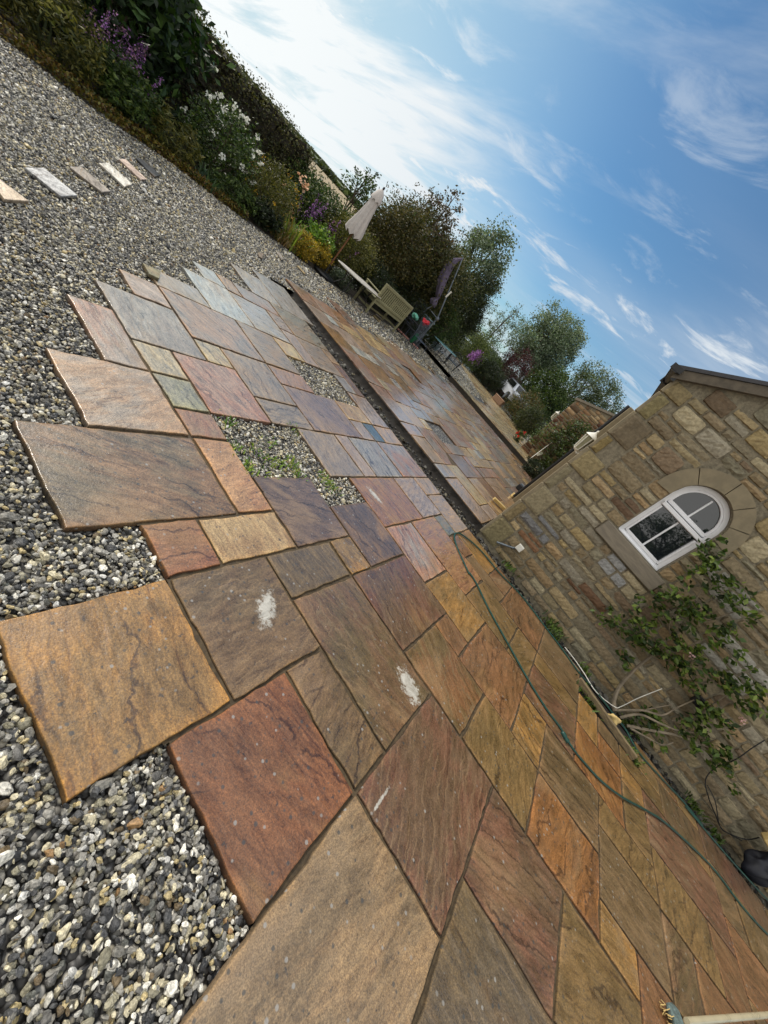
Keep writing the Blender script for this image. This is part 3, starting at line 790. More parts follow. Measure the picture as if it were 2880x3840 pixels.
# ================================================================ STONE WALLS
WCOL = [1.36 * (.62 * lin(c) + .38 * lin((130, 118, 94))) for c in [(146,128,94),(132,120,92),(120,112,94),(156,136,100),(124,108,82),(112,98,78),(138,116,86),(144,118,84),(104,92,72),(134,130,118),(122,106,80),(116,114,98),(142,124,84),(96,76,62),(156,146,120)]]
def stones(name, parent, O, U, NRM, z0, z1, spans, seed, palette=WCOL, hmin=.095, hmax=.26, wmin=.13, wmax=.50, proud=.023, fixed=(), special=(), res=.034):
    """coursed rubble on a vertical plane: O origin, U along the wall, NRM outwards"""
    r = np.random.default_rng(seed); VV = []; FF = []; CC = []; off = 0
    O = np.array(O, float); U = np.array(U, float); NRM = np.array(NRM, float)
    def one(u0, u1, a0, a1, col, pr, smoothf=1.0):
        nonlocal off
        w, h = u1 - u0, a1 - a0
        if w < .03 or h < .03: return
        nu = max(2, int(w / res)); nz = max(2, int(h / res)); e = min(.010, w * .2, h * .2)
        su = np.concatenate([[0, e], np.linspace(e, w - e, nu + 1)[1:-1], [w - e, w]]); sz = np.concatenate([[0, e], np.linspace(e, h - e, nz + 1)[1:-1], [h - e, h]])
        A, B = np.meshgrid(su, sz); ring = np.zeros(A.shape, int); ring[1:-1, 1:-1] = 1; ring[2:-2, 2:-2] = 2
        fu = r.normal() * .10; fz = r.normal() * .10
        dep = np.where(ring == 0, -.016, np.where(ring == 1, pr * .62, pr)) + np.where(ring > 0, ((A / w - .5) * fu * .12 + (B / h - .5) * fz * .12) + r.normal(0, .0042 * smoothf, A.shape), 0)
        # rounded corners and wandering edges
        ca = np.abs(A / w * 2 - 1) ** 6 * np.abs(B / h * 2 - 1) ** 6; cr = min(w, h) * r.uniform(.03, .12) * smoothf
        A2 = A - np.sign(A - w / 2) * ca * cr + r.normal(0, .0022 * smoothf, A.shape); B2 = B - np.sign(B - h / 2) * ca * cr + r.normal(0, .0022 * smoothf, A.shape)
        P = O + np.multiply.outer((u0 + A2), U) + np.multiply.outer(dep, NRM); P[..., 2] += a0 + B2
        k, l = A.shape; idx = np.arange(k * l).reshape(k, l)
        F = np.stack([idx[:-1, :-1], idx[:-1, 1:], idx[1:, 1:], idx[1:, :-1]], -1).reshape(-1, 4)
        if np.dot(np.cross(U, [0, 0, 1]), NRM) < 0: F = F[:, ::-1]
        VV.append(P.reshape(-1, 3)); FF.append(F + off); off += k * l
        CC.append(np.tile(col, (k * l, 1)) * r.uniform(.92, 1.08, (k * l, 1)))
    for (u0, u1, a0, a1, c) in fixed: one(u0 + .006, u1 - .006, a0 + .006, a1 - .006, np.array(c), proud * 1.25, .35)
    z = z0
    while z < z1:
        h = r.uniform(hmin, hmax) if r.random() < .75 else r.uniform(.06, .10); h = min(h, z1 - z + .02)
        for (s0, s1) in spans(z, z + h):
            u = s0
            while u < s1 - .02:
                w = r.uniform(wmin, wmax) * (.75 + h * 1.6)
                if s1 - (u + w) < .10: w = s1 - u
                gpx = .0052
                def pick():
                    cu, cz = u + w / 2, z + h / 2
                    for (qx, qz, rr, cc) in special:
                        if abs(cu - qx) < rr + w * .3 and abs(cz - qz) < rr: return np.array(cc)
                    return palette[r.integers(len(palette))] * r.uniform(.74, 1.12)
                if h > .15 and r.random() < .42:
                    k = r.uniform(.38, .62); one(u + gpx, u + w - gpx, z + gpx, z + h * k - gpx, pick(), proud * r.uniform(.5, 1.3))
                    if w > .26 and r.random() < .5:
                        m_ = r.uniform(.35, .65); one(u + gpx, u + w * m_ - gpx, z + h * k + gpx, z + h - gpx, pick(), proud * r.uniform(.5, 1.3)); one(u + w * m_ + gpx, u + w - gpx, z + h * k + gpx, z + h - gpx, pick(), proud * r.uniform(.5, 1.3))
                    else: one(u + gpx, u + w - gpx, z + h * k + gpx, z + h - gpx, pick(), proud * r.uniform(.5, 1.3))
                else: one(u + gpx, u + w - gpx, z + gpx, z + h - gpx, pick(), proud * r.uniform(.5, 1.3))
                u += w
        z += h
    return mesh(name, np.vstack(VV), np.vstack(FF), M['wallstone'], parent, cols=np.vstack(CC), smooth=True)

# ================================================================ HOUSE
YW = 5.515; XC = -.34; XR = 8.5; SLP = math.tan(math.radians(30)); ZE = 2.80; XM = (XC + XR) / 2
def gz(x): return ZE + SLP * (min(x, 2 * XM - x) - XC)
WX0, WX1, WZ0, WZS = .630, 1.276, 1.31, 2.0; WXC = (WX0 + WX1) / 2; WR = (WX1 - WX0) / 2
house = empty('house', (0, 0, 0)); tag(house, 'sandstone rubble house gable with an arched white window at the right of the patio', 'house')
V = []; F = []
def quad(a, b, c, d):
    n = len(V); V.extend([a, b, c, d]); F.append((n, n + 1, n + 2, n + 3))
def arch(x): return WZS + math.sqrt(max(0, WR ** 2 - (x - WXC) ** 2))
xs = sorted(set([XC, XM, XR] + list(np.linspace(WX0, WX1, 25)) + list(np.linspace(WX1, XR, 6))))
for a, b in zip(xs[:-1], xs[1:]):
    if a >= WX0 - 1e-6 and b <= WX1 + 1e-6:
        quad((a, YW, -.2), (b, YW, -.2), (b, YW, WZ0), (a, YW, WZ0)); quad((a, YW, arch(a)), (b, YW, arch(b)), (b, YW, gz(b)), (a, YW, gz(a)))
        quad((a, YW, arch(a)), (a, YW + .25, arch(a)), (b, YW + .25, arch(b)), (b, YW, arch(b)))
    else: quad((a, YW, -.2), (b, YW, -.2), (b, YW, gz(b)), (a, YW, gz(a)))
for x in (WX0, WX1): quad((x, YW, WZ0), (x, YW + .25, WZ0), (x, YW + .25, WZS), (x, YW, WZS))
quad((WX0, YW, WZ0), (WX1, YW, WZ0), (WX1, YW + .25, WZ0), (WX0, YW + .25, WZ0))
YB = 18.9
quad((XC + .015, YW, -.2), (XC + .015, YB, -.2), (XC + .015, YB, ZE), (XC + .015, YW, ZE))
quad((XR, YB, -.2), (XR, YW, -.2), (XR, YW, ZE), (XR, YB, ZE))
n = len(V); V.extend([(XR, YB, -.2), (XC, YB, -.2), (XC, YB, ZE), (XM, YB, gz(XM)), (XR, YB, ZE)]); F.append((n, n + 1, n + 2, n + 3, n + 4))
mesh('wall', V, F, M['wallmortar'], house)
QZ = [-.05, .342, .665, 1.018, 1.391, 1.688, 1.94, 2.301, 2.608, 2.80]; QW = [.30, .14, .30, .12, .31, .12, .31, .16, .26]
QC = [(128,118,88),(126,112,82),(142,132,106),(128,120,96),(146,132,98),(128,112,74),(116,104,84),(132,122,88),(138,124,92)]
def qw(z0, z1):
    m = 0
    for i in range(9):
        if QZ[i] < z1 - .002 and QZ[i + 1] > z0 + .002: m = max(m, QW[i])
    return m
def spans(z0, z1):
    """free stretches of the gable for the course z0..z1 (u measured from the corner)"""
    a = qw(z0, z1) if z0 < 2.8 else max(0, (z1 - ZE) / SLP)
    e = min(6.1, XR - XC - max(0, (z1 - ZE) / SLP))
    holes = []
    if z1 > 1.105 and z0 < 1.31: holes.append((.49 - XC, 1.408 - XC))
    if z1 > 1.31 and z0 < 2.0: holes.append((WX0 - XC - .002, WX1 - XC + .002))
    if z1 > 2.0 and z0 < 2.50:
        zz = max(z0, 2.0) - 2.0; h = math.sqrt(max(0, .49 ** 2 - zz * zz)); holes.append((WXC - XC - h, WXC - XC + h))
    out = []; u = a
    if holes:
        h0 = min(h[0] for h in holes); h1 = max(h[1] for h in holes)
        if h0 > u + .03: out.append((u, h0))
        if e > h1: out.append((h1, e))
    else: out = [(u, e)]
    return out
fixed = [(0, QW[i], QZ[i], QZ[i + 1], lin(QC[i])) for i in range(9)]
special = [(.55, .40, .12, lin((132,100,74))), (.46, .62, .1, lin((120,120,120))), (1.35, 1.05, .13, lin((150,150,148))), (1.2, 2.25, .10, lin((140,140,138))), (2.15, 1.75, .16, lin((150,146,136))), (1.35, .55, .1, lin((112,86,66))), (.95, 1.6, .1, lin((110,90,72))), (2.9, 1.25, .13, lin((160,156,146)))]
# split courses at heights that matter so that stones butt cleanly against sill, window and arch
st = empty('x')
bpy.data.objects.remove(st)
zb = [-.05, .342, .665, 1.105, 1.31, 1.66, 2.0, 2.30, 2.50, 2.80, 3.3, 3.9, 4.5, 5.2]
class Banded: pass
def banded(name, parent, seed):
    objs = []
    for i in range(len(zb) - 1):
        objs.append(stones(name, parent, (XC, YW, 0), (1, 0, 0), (0, -1, 0), zb[i], zb[i + 1] - .021, spans, seed + i, fixed=fixed if i == 0 else (), special=special))
    # join into one mesh
    VV = []; FF = []; CC = []; off = 0
    for o in objs:
        me = o.data; v = np.zeros(len(me.vertices) * 3, np.float32); me.vertices.foreach_get('co', v); c = np.zeros(len(me.vertices) * 4, np.float32); me.color_attributes['col'].data.foreach_get('color', c)
        f = np.zeros(len(me.polygons) * 4, np.int32); me.loops.foreach_get('vertex_index', f)
        VV.append(v.reshape(-1, 3)); CC.append(c.reshape(-1, 4)); FF.append(f.reshape(-1, 4) + off); off += len(me.vertices)
        bpy.data.objects.remove(o)
    return mesh(name, np.vstack(VV), np.vstack(FF), M['wallstone'], parent, cols=np.vstack(CC), smooth=False)
banded('stonework', house, 40)
stones('stonework', house, (XC + .015, YW + .35, 0), (0, 1, 0), (-1, 0, 0), -.05, 2.72, lambda a, b: [(0, 13.0)], 77, res=.12, wmin=.25, wmax=.6)
# corner return of the quoins
qm = MB()
for i in range(9): qm.box((XC + .002, YW + .165, (QZ[i] + QZ[i + 1]) / 2), (.05, .36, QZ[i + 1] - QZ[i] - .014), bev=.006)
qm.build('quoin', M['ashlar'], house, True)
# arch stones
for k, (a0, a1, cc) in enumerate([(186, 138, 0), (138, 92, 0), (92, 60, 0), (60, 27, 0), (27, -7, 0)]):
    b = MB(); n_ = 10; ri, ro = .328, .515; A = [math.radians(a0 + (a1 - a0) * i / n_ + (-.6 if i == 0 else (.6 if i == n_ else 0))) for i in range(n_ + 1)]
    poly = [(WXC + ro * math.cos(t), WZS + ro * math.sin(t)) for t in A] + [(WXC + ri * math.cos(t), WZS + ri * math.sin(t)) for t in reversed(A)]
    b.prism(poly, lambda p: Vector((p[0], YW - .034, p[1])), lambda p: Vector((p[0], YW + .1, p[1]))); b.build('arch_stone', M['ashlar'], house)
b = MB().box(((.49 + 1.408) / 2, YW - .012, 1.2075), (.915, .10, .19), bev=.008); b.build('window_sill', M['sill'], house, True)
# window
win = empty('window', (0, 0, 0)); win.parent = house
def ring(hw_o, hw_i, zb_, y0, y1):
    n_ = 24; o = [(WXC - hw_o, zb_)] + [(WXC - hw_o * math.cos(PI * i / n_), WZS + hw_o * math.sin(PI * i / n_)) for i in range(n_ + 1)] + [(WXC + hw_o, zb_)]
    i_ = [(WXC - hw_i, zb_)] + [(WXC - hw_i * math.cos(PI * i / n_), WZS + hw_i * math.sin(PI * i / n_)) for i in range(n_ + 1)] + [(WXC + hw_i, zb_)]
    V = []; F = []
    for (a, c) in zip(o, i_): V += [(a[0], y0, a[1]), (c[0], y0, c[1]), (c[0], y1, c[1]), (a[0], y1, a[1])]
    for k in range(len(o) - 1):
        for q in range(4): F.append((k * 4 + q, k * 4 + (q + 1) % 4, k * 4 + 4 + (q + 1) % 4, k * 4 + 4 + q))
    return V, F
fr = MB(); fr.add(*ring(WR - .004, WR - .052, WZ0 + .002, YW + .058, YW + .13)); fr.box((WXC, YW + .094, WZ0 + .028), (2 * WR - .10, .072, .05), bev=.006)
fr.box((WXC, YW + .050, WZ0 + .012), (2 * WR - .012, .05, .022), bev=.006)
fr.build('window_frame', M['white_upvc'], win)
fr = MB(); fr.add(*ring(WR - .0535, WR - .078, 1.935, YW + .066, YW + .12))
fr.box((WXC, YW + .088, 1.925), (2 * WR - .11, .05, .045), bev=.006); fr.build('sash', M['white_upvc'], win)
fr = MB()
for s in (-1, 1): fr.box((WXC + s * (WR - .066), YW + .080, 1.60), (.026, .06, .46), bev=.005)
fr.box((WXC, YW + .080, 1.380), (2 * WR - .16, .06, .036), bev=.005); fr.box((WXC, YW + .072, 1.866), (2 * WR - .075, .075, .05), bev=.006)
fr.build('sash', M['white_upvc'], win)
fr = MB(); fr.box((WXC, YW + .093, 1.615), (.020, .03, .44), bev=.004); fr.box((WXC, YW + .095, 2.08), (.020, .03, .29), bev=.004); fr.build('glazing_bar', M['white_upvc'], win)
gp = [(WXC - .245, 1.36)] + [(WXC - .245 * math.cos(PI * i / 16), WZS + .245 * math.sin(PI * i / 16)) for i in range(17)] + [(WXC + .245, 1.36)]
b = MB(); b.prism(gp, lambda p: Vector((p[0], YW + .100, p[1])), lambda p: Vector((p[0], YW + .106, p[1]))); b.build('pane', M['glass'], win)
# roof: slates, verge, gutter
b = MB()
for s in (-1, 1):
    e = XC - .14 if s < 0 else XR + .14; ze = ZE - .14 * SLP + .10
    poly = [(e, ze), (XM, gz(XM) + .10), (XM, gz(XM) + .145), (e, ze + .045)]
    b.prism(poly, lambda p: Vector((p[0], YW - .09, p[1])), lambda p: Vector((p[0], YB, p[1])))
b.build('roof', M['slate'], house)
b = MB()
for s in (-1, 1):
    e = XC - .06 if s < 0 else XR + .06; ze = ZE - .06 * SLP
    poly = [(e, ze - .015), (XM, gz(XM) - .015), (XM, gz(XM) + .095), (e, ze + .095)]
    b.prism(poly, lambda p: Vector((p[0], YW - .075, p[1])), lambda p: Vector((p[0], YW + .03, p[1])))
b.build('verge', M['lead'], house)
b = MB(); n_ = 8
for y0, y1 in ((YW - .11, YB),):
    V = []; F = []
    for y in (y0, y1):
        for rr in (.056, .050):
            for i in range(n_ + 1): t = PI + PI * i / n_; V.append((XC - .085 + rr * math.cos(t), y, ZE + .055 + rr * math.sin(t)))
    m_ = n_ + 1
    for i in range(n_): F += [(i, i + 1, 2 * m_ + i + 1, 2 * m_ + i), (m_ + i, 3 * m_ + i, 3 * m_ + i + 1, m_ + i + 1)]
    F.append(tuple(range(m_))); b.add(V, F)
b.box((XC - .085, YW - .10, ZE + .045), (.13, .03, .06)); b.box((XC - .03, YW - .04, ZE + .0), (.05, .06, .12))
for k in range(8): b.box((XC - .085, YW + .5 + k * 1.6, ZE + .05), (.135, .04, .13))
b.build('gutter', M['black_plastic'], house)
# stone porch pier and downpipe further back along the side wall
b = MB().box((XC - .17, 9.2, 1.35), (.34, .5, 2.9), bev=.01); b.build('pier', M['ashlar'], house)
b = MB().tube([(XC - .375, 9.05, 2.80), (XC - .375, 9.05, .05)], .034, 10); b.build('downpipe', M['black_plastic'], house)
def lantern(name, label, loc, sgn=-1, parent=None, s=1.0):
    t = empty(name, loc); tag(t, label, 'wall lamp')
    b = MB(); b.box((0, 0, -.02 * s), (.02, .07 * s, .14 * s), bev=.004); b.tube([(0, 0, -.05 * s), (sgn * .05 * s, 0, -.085 * s), (sgn * .085 * s, 0, -.07 * s)], .010 * s, 8); b.build('bracket', M['white_paint'], t)
    cx = sgn * .085 * s; b = MB()
    b.lathe([(.02 * s, -.075 * s), (.04 * s, -.06 * s), (.045 * s, -.05 * s)], (cx, 0, 0), 6)
    for i in range(6):
        q = 2 * PI * i / 6; b.tube([(cx + .043 * s * math.cos(q), .043 * s * math.sin(q), -.05 * s), (cx + .062 * s * math.cos(q), .062 * s * math.sin(q), .13 * s)], .0055 * s, 6)
    b.build('frame', M['white_paint'], t)
    b = MB(); b.lathe([(.04 * s, -.05 * s), (.058 * s, .128 * s)], (cx, 0, 0), 6); b.build('pane', M['lamp_pane'], t)
    b = MB(); b.lathe([(.076 * s, .13 * s), (.070 * s, .142 * s), (.045 * s, .165 * s), (.022 * s, .185 * s), (.010 * s, .20 * s), (.014 * s, .215 * s), (.004 * s, .232 * s)], (cx, 0, 0), 12); b.build('cap', M['white_paint'], t, True)
    return t
M['lamp_pane'] = simple('lamp_pane', (150, 146, 120), .15, .1, 5, 0)
lantern('wall_lamp', 'white lantern fixed to the side of the near house corner', (XC - .002, 5.74, 1.64), s=1.15)
# junction box and its conduit
t = empty('junction_box', (.152, YW - .045, .25)); tag(t, 'small white electrical box low on the house wall near the corner', 'junction box')
MB().box((0, 0, 0), (.088, .06, .088), bev=.006).build('box', M['white_paint'], t, True)
MB().tube([(-.03, .0, -.044), (-.06, .0, -.075), (-.16, -.01, -.14), (-.24, -.02, -.19)], .014, 8).build('conduit', M['grey_metal'], t)
# round-headed vent
t = empty('wall_vent', (2.665, YW - .035, .73)); tag(t, 'dark square wall vent behind the climbing rose', 'vent')
MB().box((0, 0, 0), (.12, .05, .12), bev=.012).build('cover', M['black_plastic'], t, True)
b = MB()
for k in range(4): b.box((0, -.03, -.04 + k * .026), (.09, .012, .008))
b.build('louvre', M['black_plastic'], t)

# ================================================================ EXTENSION (beyond the second trench)
ext = empty('outbuilding'); tag(ext, 'brown stone outbuilding with a sloping parapet behind the far path', 'outbuilding')
EX0, EY, EZ = -3.06, 18.9, 3.02; sl_ = math.tan(math.radians(20))
def ez(x): return EZ + (x - EX0) * sl_
EX1 = 3.0
b = MB(); b.prism([(EX0, 0), (EX1, 0), (EX1, ez(EX1)), (EX0, EZ)], lambda p: Vector((p[0], EY + .02, p[1])), lambda p: Vector((p[0], EY + 7, p[1]))); b.build('wall', M['wallmortar'], ext)
ECOL = [1.35 * lin(c) for c in [(128,100,74),(104,74,54),(140,116,88),(118,96,72),(84,58,44),(150,130,100),(112,92,66),(96,78,60)]]
stones('stonework', ext, (EX0, EY + .02, 0), (1, 0, 0), (0, -1, 0), .12, 4.1, lambda a, b_: [(max(0, (b_ - EZ) / sl_), 3.2)], 91, palette=ECOL, res=.1, wmin=.16, wmax=.5, hmin=.1, hmax=.24)
b = MB(); b.prism([(EX0 - .06, EZ - .02), (EX1, ez(EX1)), (EX1, ez(EX1) + .10), (EX0 - .06, EZ + .08)], lambda p: Vector((p[0], EY - .06, p[1])), lambda p: Vector((p[0], EY + .25, p[1]))); b.build('coping', M['white_paint'] if False else M['sill'], ext)
lantern('wall_lamp', 'white lantern on the left corner of the far outbuilding', (EX0 - .01, EY + .3, 1.95), s=1.5)
t = empty('cane'); tag(t, 'thin pale cane leaning against the far outbuilding', 'cane')
MB().tube([onz('q785,1445', .15), ony('q1030,1262', EY - .12)], .012, 6).build('shaft', M['white_paint'], t)
t = empty('hose_bracket'); tag(t, 'small white bracket on the far outbuilding under the climbing plant', 'bracket')
c_ = ony('q895,1390', EY - .05); MB().box(c_, (.10, .06, .26), Matrix.Rotation(.3, 3, 'Y'), .01).build('plate', M['white_paint'], t)

# ================================================================ GARDEN FURNITURE
def bench():
    t = empty('garden_bench', (-7.62, 11.15, 0), math.radians(90)); tag(t, 'weathered green grey slatted wooden bench seen from behind on the gravel', 'bench')
    # local x = along the bench, local +y = back towards... seat faces +y (garden side, world -x)
    L = 1.74; W = .60; h = .96
    for s in (-1, 1):
        b = MB(); b.box((s * L / 2, 0, h / 2), (.062, .055, h), Matrix.Rotation(0, 3, 'X'), .006); b.build('leg', M['teak'], t)
        b = MB(); b.box((s * L / 2, W, .315), (.06, .06, .63), bev=.006); b.build('leg', M['teak'], t)
        b = MB(); b.box((s * L / 2, W / 2 - .0, .648), (.072, W + .10, .032), bev=.008); b.build('armrest', M['teak'], t)
        b = MB(); b.box((s * L / 2, W / 2, .385), (.035, W - .06, .07)); b.box((s * L / 2, W / 2, .14), (.03, W - .06, .045)); b.build('side_rail', M['teak'], t)
    b = MB(); b.box((0, -.002, h - .04), (L - .06, .045, .085), bev=.01); b.build('top_rail', M['teak'], t)
    b = MB(); b.box((0, 0, .475), (L - .06, .045, .07), bev=.006); b.build('lower_rail', M['teak'], t)
    b = MB(); k = 17
    for i in range(k): b.box((-L / 2 + .085 + (L - .17) * i / (k - 1), 0, .71), (.048, .016, .405))
    b.build('backrest', M['teak'], t)
    b = MB()
    for i in range(7): b.box((0, .07 + i * .083, .425), (L - .01, .066, .022), bev=.004)
    b.build('seat', M['teak'], t)
    b = MB(); b.box((0, W - .005, .385), (L - .06, .03, .065)); b.box((0, .0, .385), (L - .06, .03, .065)); b.box((0, W / 2, .14), (L - .03, .03, .045)); b.build('seat_frame', M['teak'], t)
    return t
bench()
def scroll(c, r, a0, turns, ax, n=18):
    """flat spiral in the plane spanned by ax (horizontal unit) and z"""
    return [Vector(c) + (ax * math.cos(a0 + turns * 2 * PI * i / n) + Vector((0, 0, 1)) * math.sin(a0 + turns * 2 * PI * i / n)) * r * (1 - .8 * i / n) for i in range(n + 1)]
def oval_table(name, label, c, a, bb, h, topmat, rz=0.0, edge=.022):
    t = empty(name, (c[0], c[1], 0), rz); tag(t, label, 'table')
    b = MB(); pr = [(.97, -edge), (1, -edge * .6), (1, -.004), (.985, 0)]; n_ = 40; V = []; F = []
    for k, z in pr:
        for i in range(n_): q = 2 * PI * i / n_; V.append((bb * k * math.copysign(abs(math.cos(q)) ** .8, math.cos(q)), a * k * math.copysign(abs(math.sin(q)) ** .8, math.sin(q)), h + z))
    for r in range(3):
        for i in range(n_): F.append((r * n_ + i, r * n_ + (i + 1) % n_, (r + 1) * n_ + (i + 1) % n_, (r + 1) * n_ + i))
    F += [tuple(range(n_ - 1, -1, -1)), tuple(3 * n_ + i for i in range(n_))]
    b.add(V, F); b.build('tabletop', topmat, t, True)
    for sx in (-1, 1):
        for sy in (-1, 1):
            b = MB(); x0, y0 = sx * bb * .55, sy * a * .55
            b.tube(smoothpath([(x0 * .75, y0 * .95, h - .03), (x0 * .55, y0 * .85, h * .75), (x0 * .7, y0 * .85, h * .45), (x0 * 1.0, y0 * 1.0, h * .18), (x0 * 1.15, y0 * 1.1, 0)], 5), .012, 6)
            ax = Vector((0, sy, 0)); b.tube(scroll((x0 * .7, y0 * .75, h * .78), h * .13, -PI / 2, 1.3, ax), .008, 5)
            b.tube(smoothpath([(x0 * .7, y0 * .85, h * .45), (x0 * .6, y0 * .5, h * .62), (x0 * .6, 0, h * .78)], 5), .008, 5)
            b.build('leg', M['black_metal'], t)
    b = MB(); b.tube([(0, -a * .8, h - .03), (0, a * .8, h - .03)], .01, 6); b.tube([(-bb * .5, 0, h - .03), (bb * .5, 0, h - .03)], .01, 6); b.build('frame', M['black_metal'], t)
    return t
oval_table('garden_table', 'oval table with bleached flaking top and curled iron legs behind the bench', (-7.86, 9.62), 1.00, .36, .555, M['mosaic'])
oval_table('garden_table', 'pale turquoise topped table at the far end of the seating', (-8.1, 16.7), 1.15, .42, .70, M['turq'])
def parasol():
    base = onz('D696,592'); base = Vector((-8.30, 8.85, 0)); t = empty('parasol', base); tag(t, 'closed pale grey parasol on a wooden pole beside the yellow flowers', 'parasol')
    b = MB(); b.lathe([(.30, 0), (.31, .03), (.29, .065), (.20, .085), (.06, .10)], n=28); b.build('base', M['black_plastic'], t, True)
    b = MB(); b.lathe([(.035, .09), (.035, .30), (.028, .31)], n=14); b.tube([(.03, 0, .24), (.075, 0, .24)], .012, 8); b.build('base_tube', M['black_plastic'], t)
    b = MB(); b.tube([(0, 0, .25), (0, 0, 2.36)], .019, 12); b.build('pole', M['pole_wood'], t)
    V = []; F = []; n_ = 48; prof = [(2.34, .02), (2.30, .06), (2.2, .095), (2.08, .115), (2.06, .125), (1.9, .125), (1.7, .145), (1.5, .165), (1.3, .195), (1.14, .22), (1.02, .23)]; prof = [(2.34 - (2.34 - z) * .84, r) for z, r in prof]
    for k, (z, r) in enumerate(prof):
        for i in range(n_):
            q = 2 * PI * i / n_; am = .05 + .28 * min(1, (2.34 - z) / 1.0); f = 1 + am * (abs((i % 6) / 3 - 1) - .5) * 1.2
            zz = z - (.09 * (1 - abs((i % 6) / 3 - 1)) if k == len(prof) - 1 else 0)
            V.append((r * f * math.cos(q) + .0, r * f * .82 * math.sin(q), zz))
    for k in range(len(prof) - 1):
        for i in range(n_): F.append((k * n_ + i, k * n_ + (i + 1) % n_, (k + 1) * n_ + (i + 1) % n_, (k + 1) * n_ + i))
    mesh('canopy', V, F, M['cloth_pale'], t, smooth=True)
    V = []; F = []; n_ = 24; pr = [(2.35, .02), (2.27, .10), (2.12, .155), (2.08, .16)]
    for z, r in pr:
        for i in range(n_): q = 2 * PI * i / n_; f = 1 + .12 * (abs((i % 3) / 1.5 - 1) - .5); V.append((r * f * math.cos(q), r * f * .82 * math.sin(q), z - (.05 if (i % 3 == 0 and z < 2.1) else 0)))
    for k in range(3):
        for i in range(n_): F.append((k * n_ + i, k * n_ + (i + 1) % n_, (k + 1) * n_ + (i + 1) % n_, (k + 1) * n_ + i))
    mesh('vent_cap', V, F, M['cloth_pale'], t, smooth=True)
    b = MB(); b.lathe([(.012, 2.34), (.028, 2.36), (.026, 2.40), (.006, 2.42)], n=12); b.build('finial', M['black_plastic'], t, True)
parasol()
def cant():
    r = 16.8; t = empty('cantilever_parasol', (-8.35, 14.6, 0)); tag(t, 'folded plum grey cantilever parasol on a leaning grey mast', 'parasol')
    T = Vector(t.location)
    A = azel(-29.15, -.95, r) - T; Tp = azel(-31.7, 5.75, r) - T; Bt = Vector((A.x - .02, A.y, .04))
    b = MB(); b.tube([Bt, A], .035, 10); b.tube([A, A.lerp(Tp, .5), Tp], .026, 10); b.build('mast', M['grey_metal'], t)
    b = MB(); b.lathe([(.02, -.07), (.07, -.04), (.075, 0), (.07, .04), (.02, .07)], A, 12); b.build('crank_housing', M['grey_metal'], t, True)
    b = MB(); b.lathe([(.30, 0), (.30, .05), (.1, .08)], (Bt.x, Bt.y, 0), 20); b.build('base', M['black_plastic'], t)
    P = [azel(-31.65, 5.6, r) - T, azel(-32.15, 4.9, r) - T, azel(-32.2, 4.0, r) - T, azel(-32.0, 3.0, r) - T, azel(-31.6, 2.0, r) - T, azel(-31.1, 1.05, r) - T, azel(-30.85, .6, r) - T, azel(-30.9, .1, r) - T, azel(-30.7, -.35, r) - T]
    R_ = [.03, .10, .16, .19, .19, .13, .07, .17, .12]
    PP = smoothpath(P, 4); V = []; F = []; n_ = 30
    for i, p in enumerate(PP):
        k = i / 4; a = int(min(k, 7)); rr = R_[a] + (R_[min(a + 1, 8)] - R_[a]) * (k - a)
        for j in range(n_): q = 2 * PI * j / n_; f = 1 + .26 * (abs((j % 5) / 2.5 - 1) - .5); V.append((p.x + rr * f * math.cos(q), p.y + rr * f * math.sin(q), p.z))
    for i in range(len(PP) - 1):
        for j in range(n_): F.append((i * n_ + j, i * n_ + (j + 1) % n_, (i + 1) * n_ + (j + 1) % n_, (i + 1) * n_ + j))
    mesh('canopy', V, F, M['cloth_plum'], t, smooth=True)
    b = MB(); b.tube([azel(-30.15, 1.45, r - .1) - T, azel(-30.05, 2.35, r - .1) - T], .032, 8); b.build('sleeve', M['white_paint'], t)
    b = MB(); b.tube([azel(-30.7, -.35, r) - T, azel(-30.95, -1.1, r) - T, azel(-31.1, -2.2, r) - T], .022, 8); b.tube([azel(-30.6, -.85, r) - T, A], .016, 8); b.build('strut', M['grey_metal'], t)
cant()
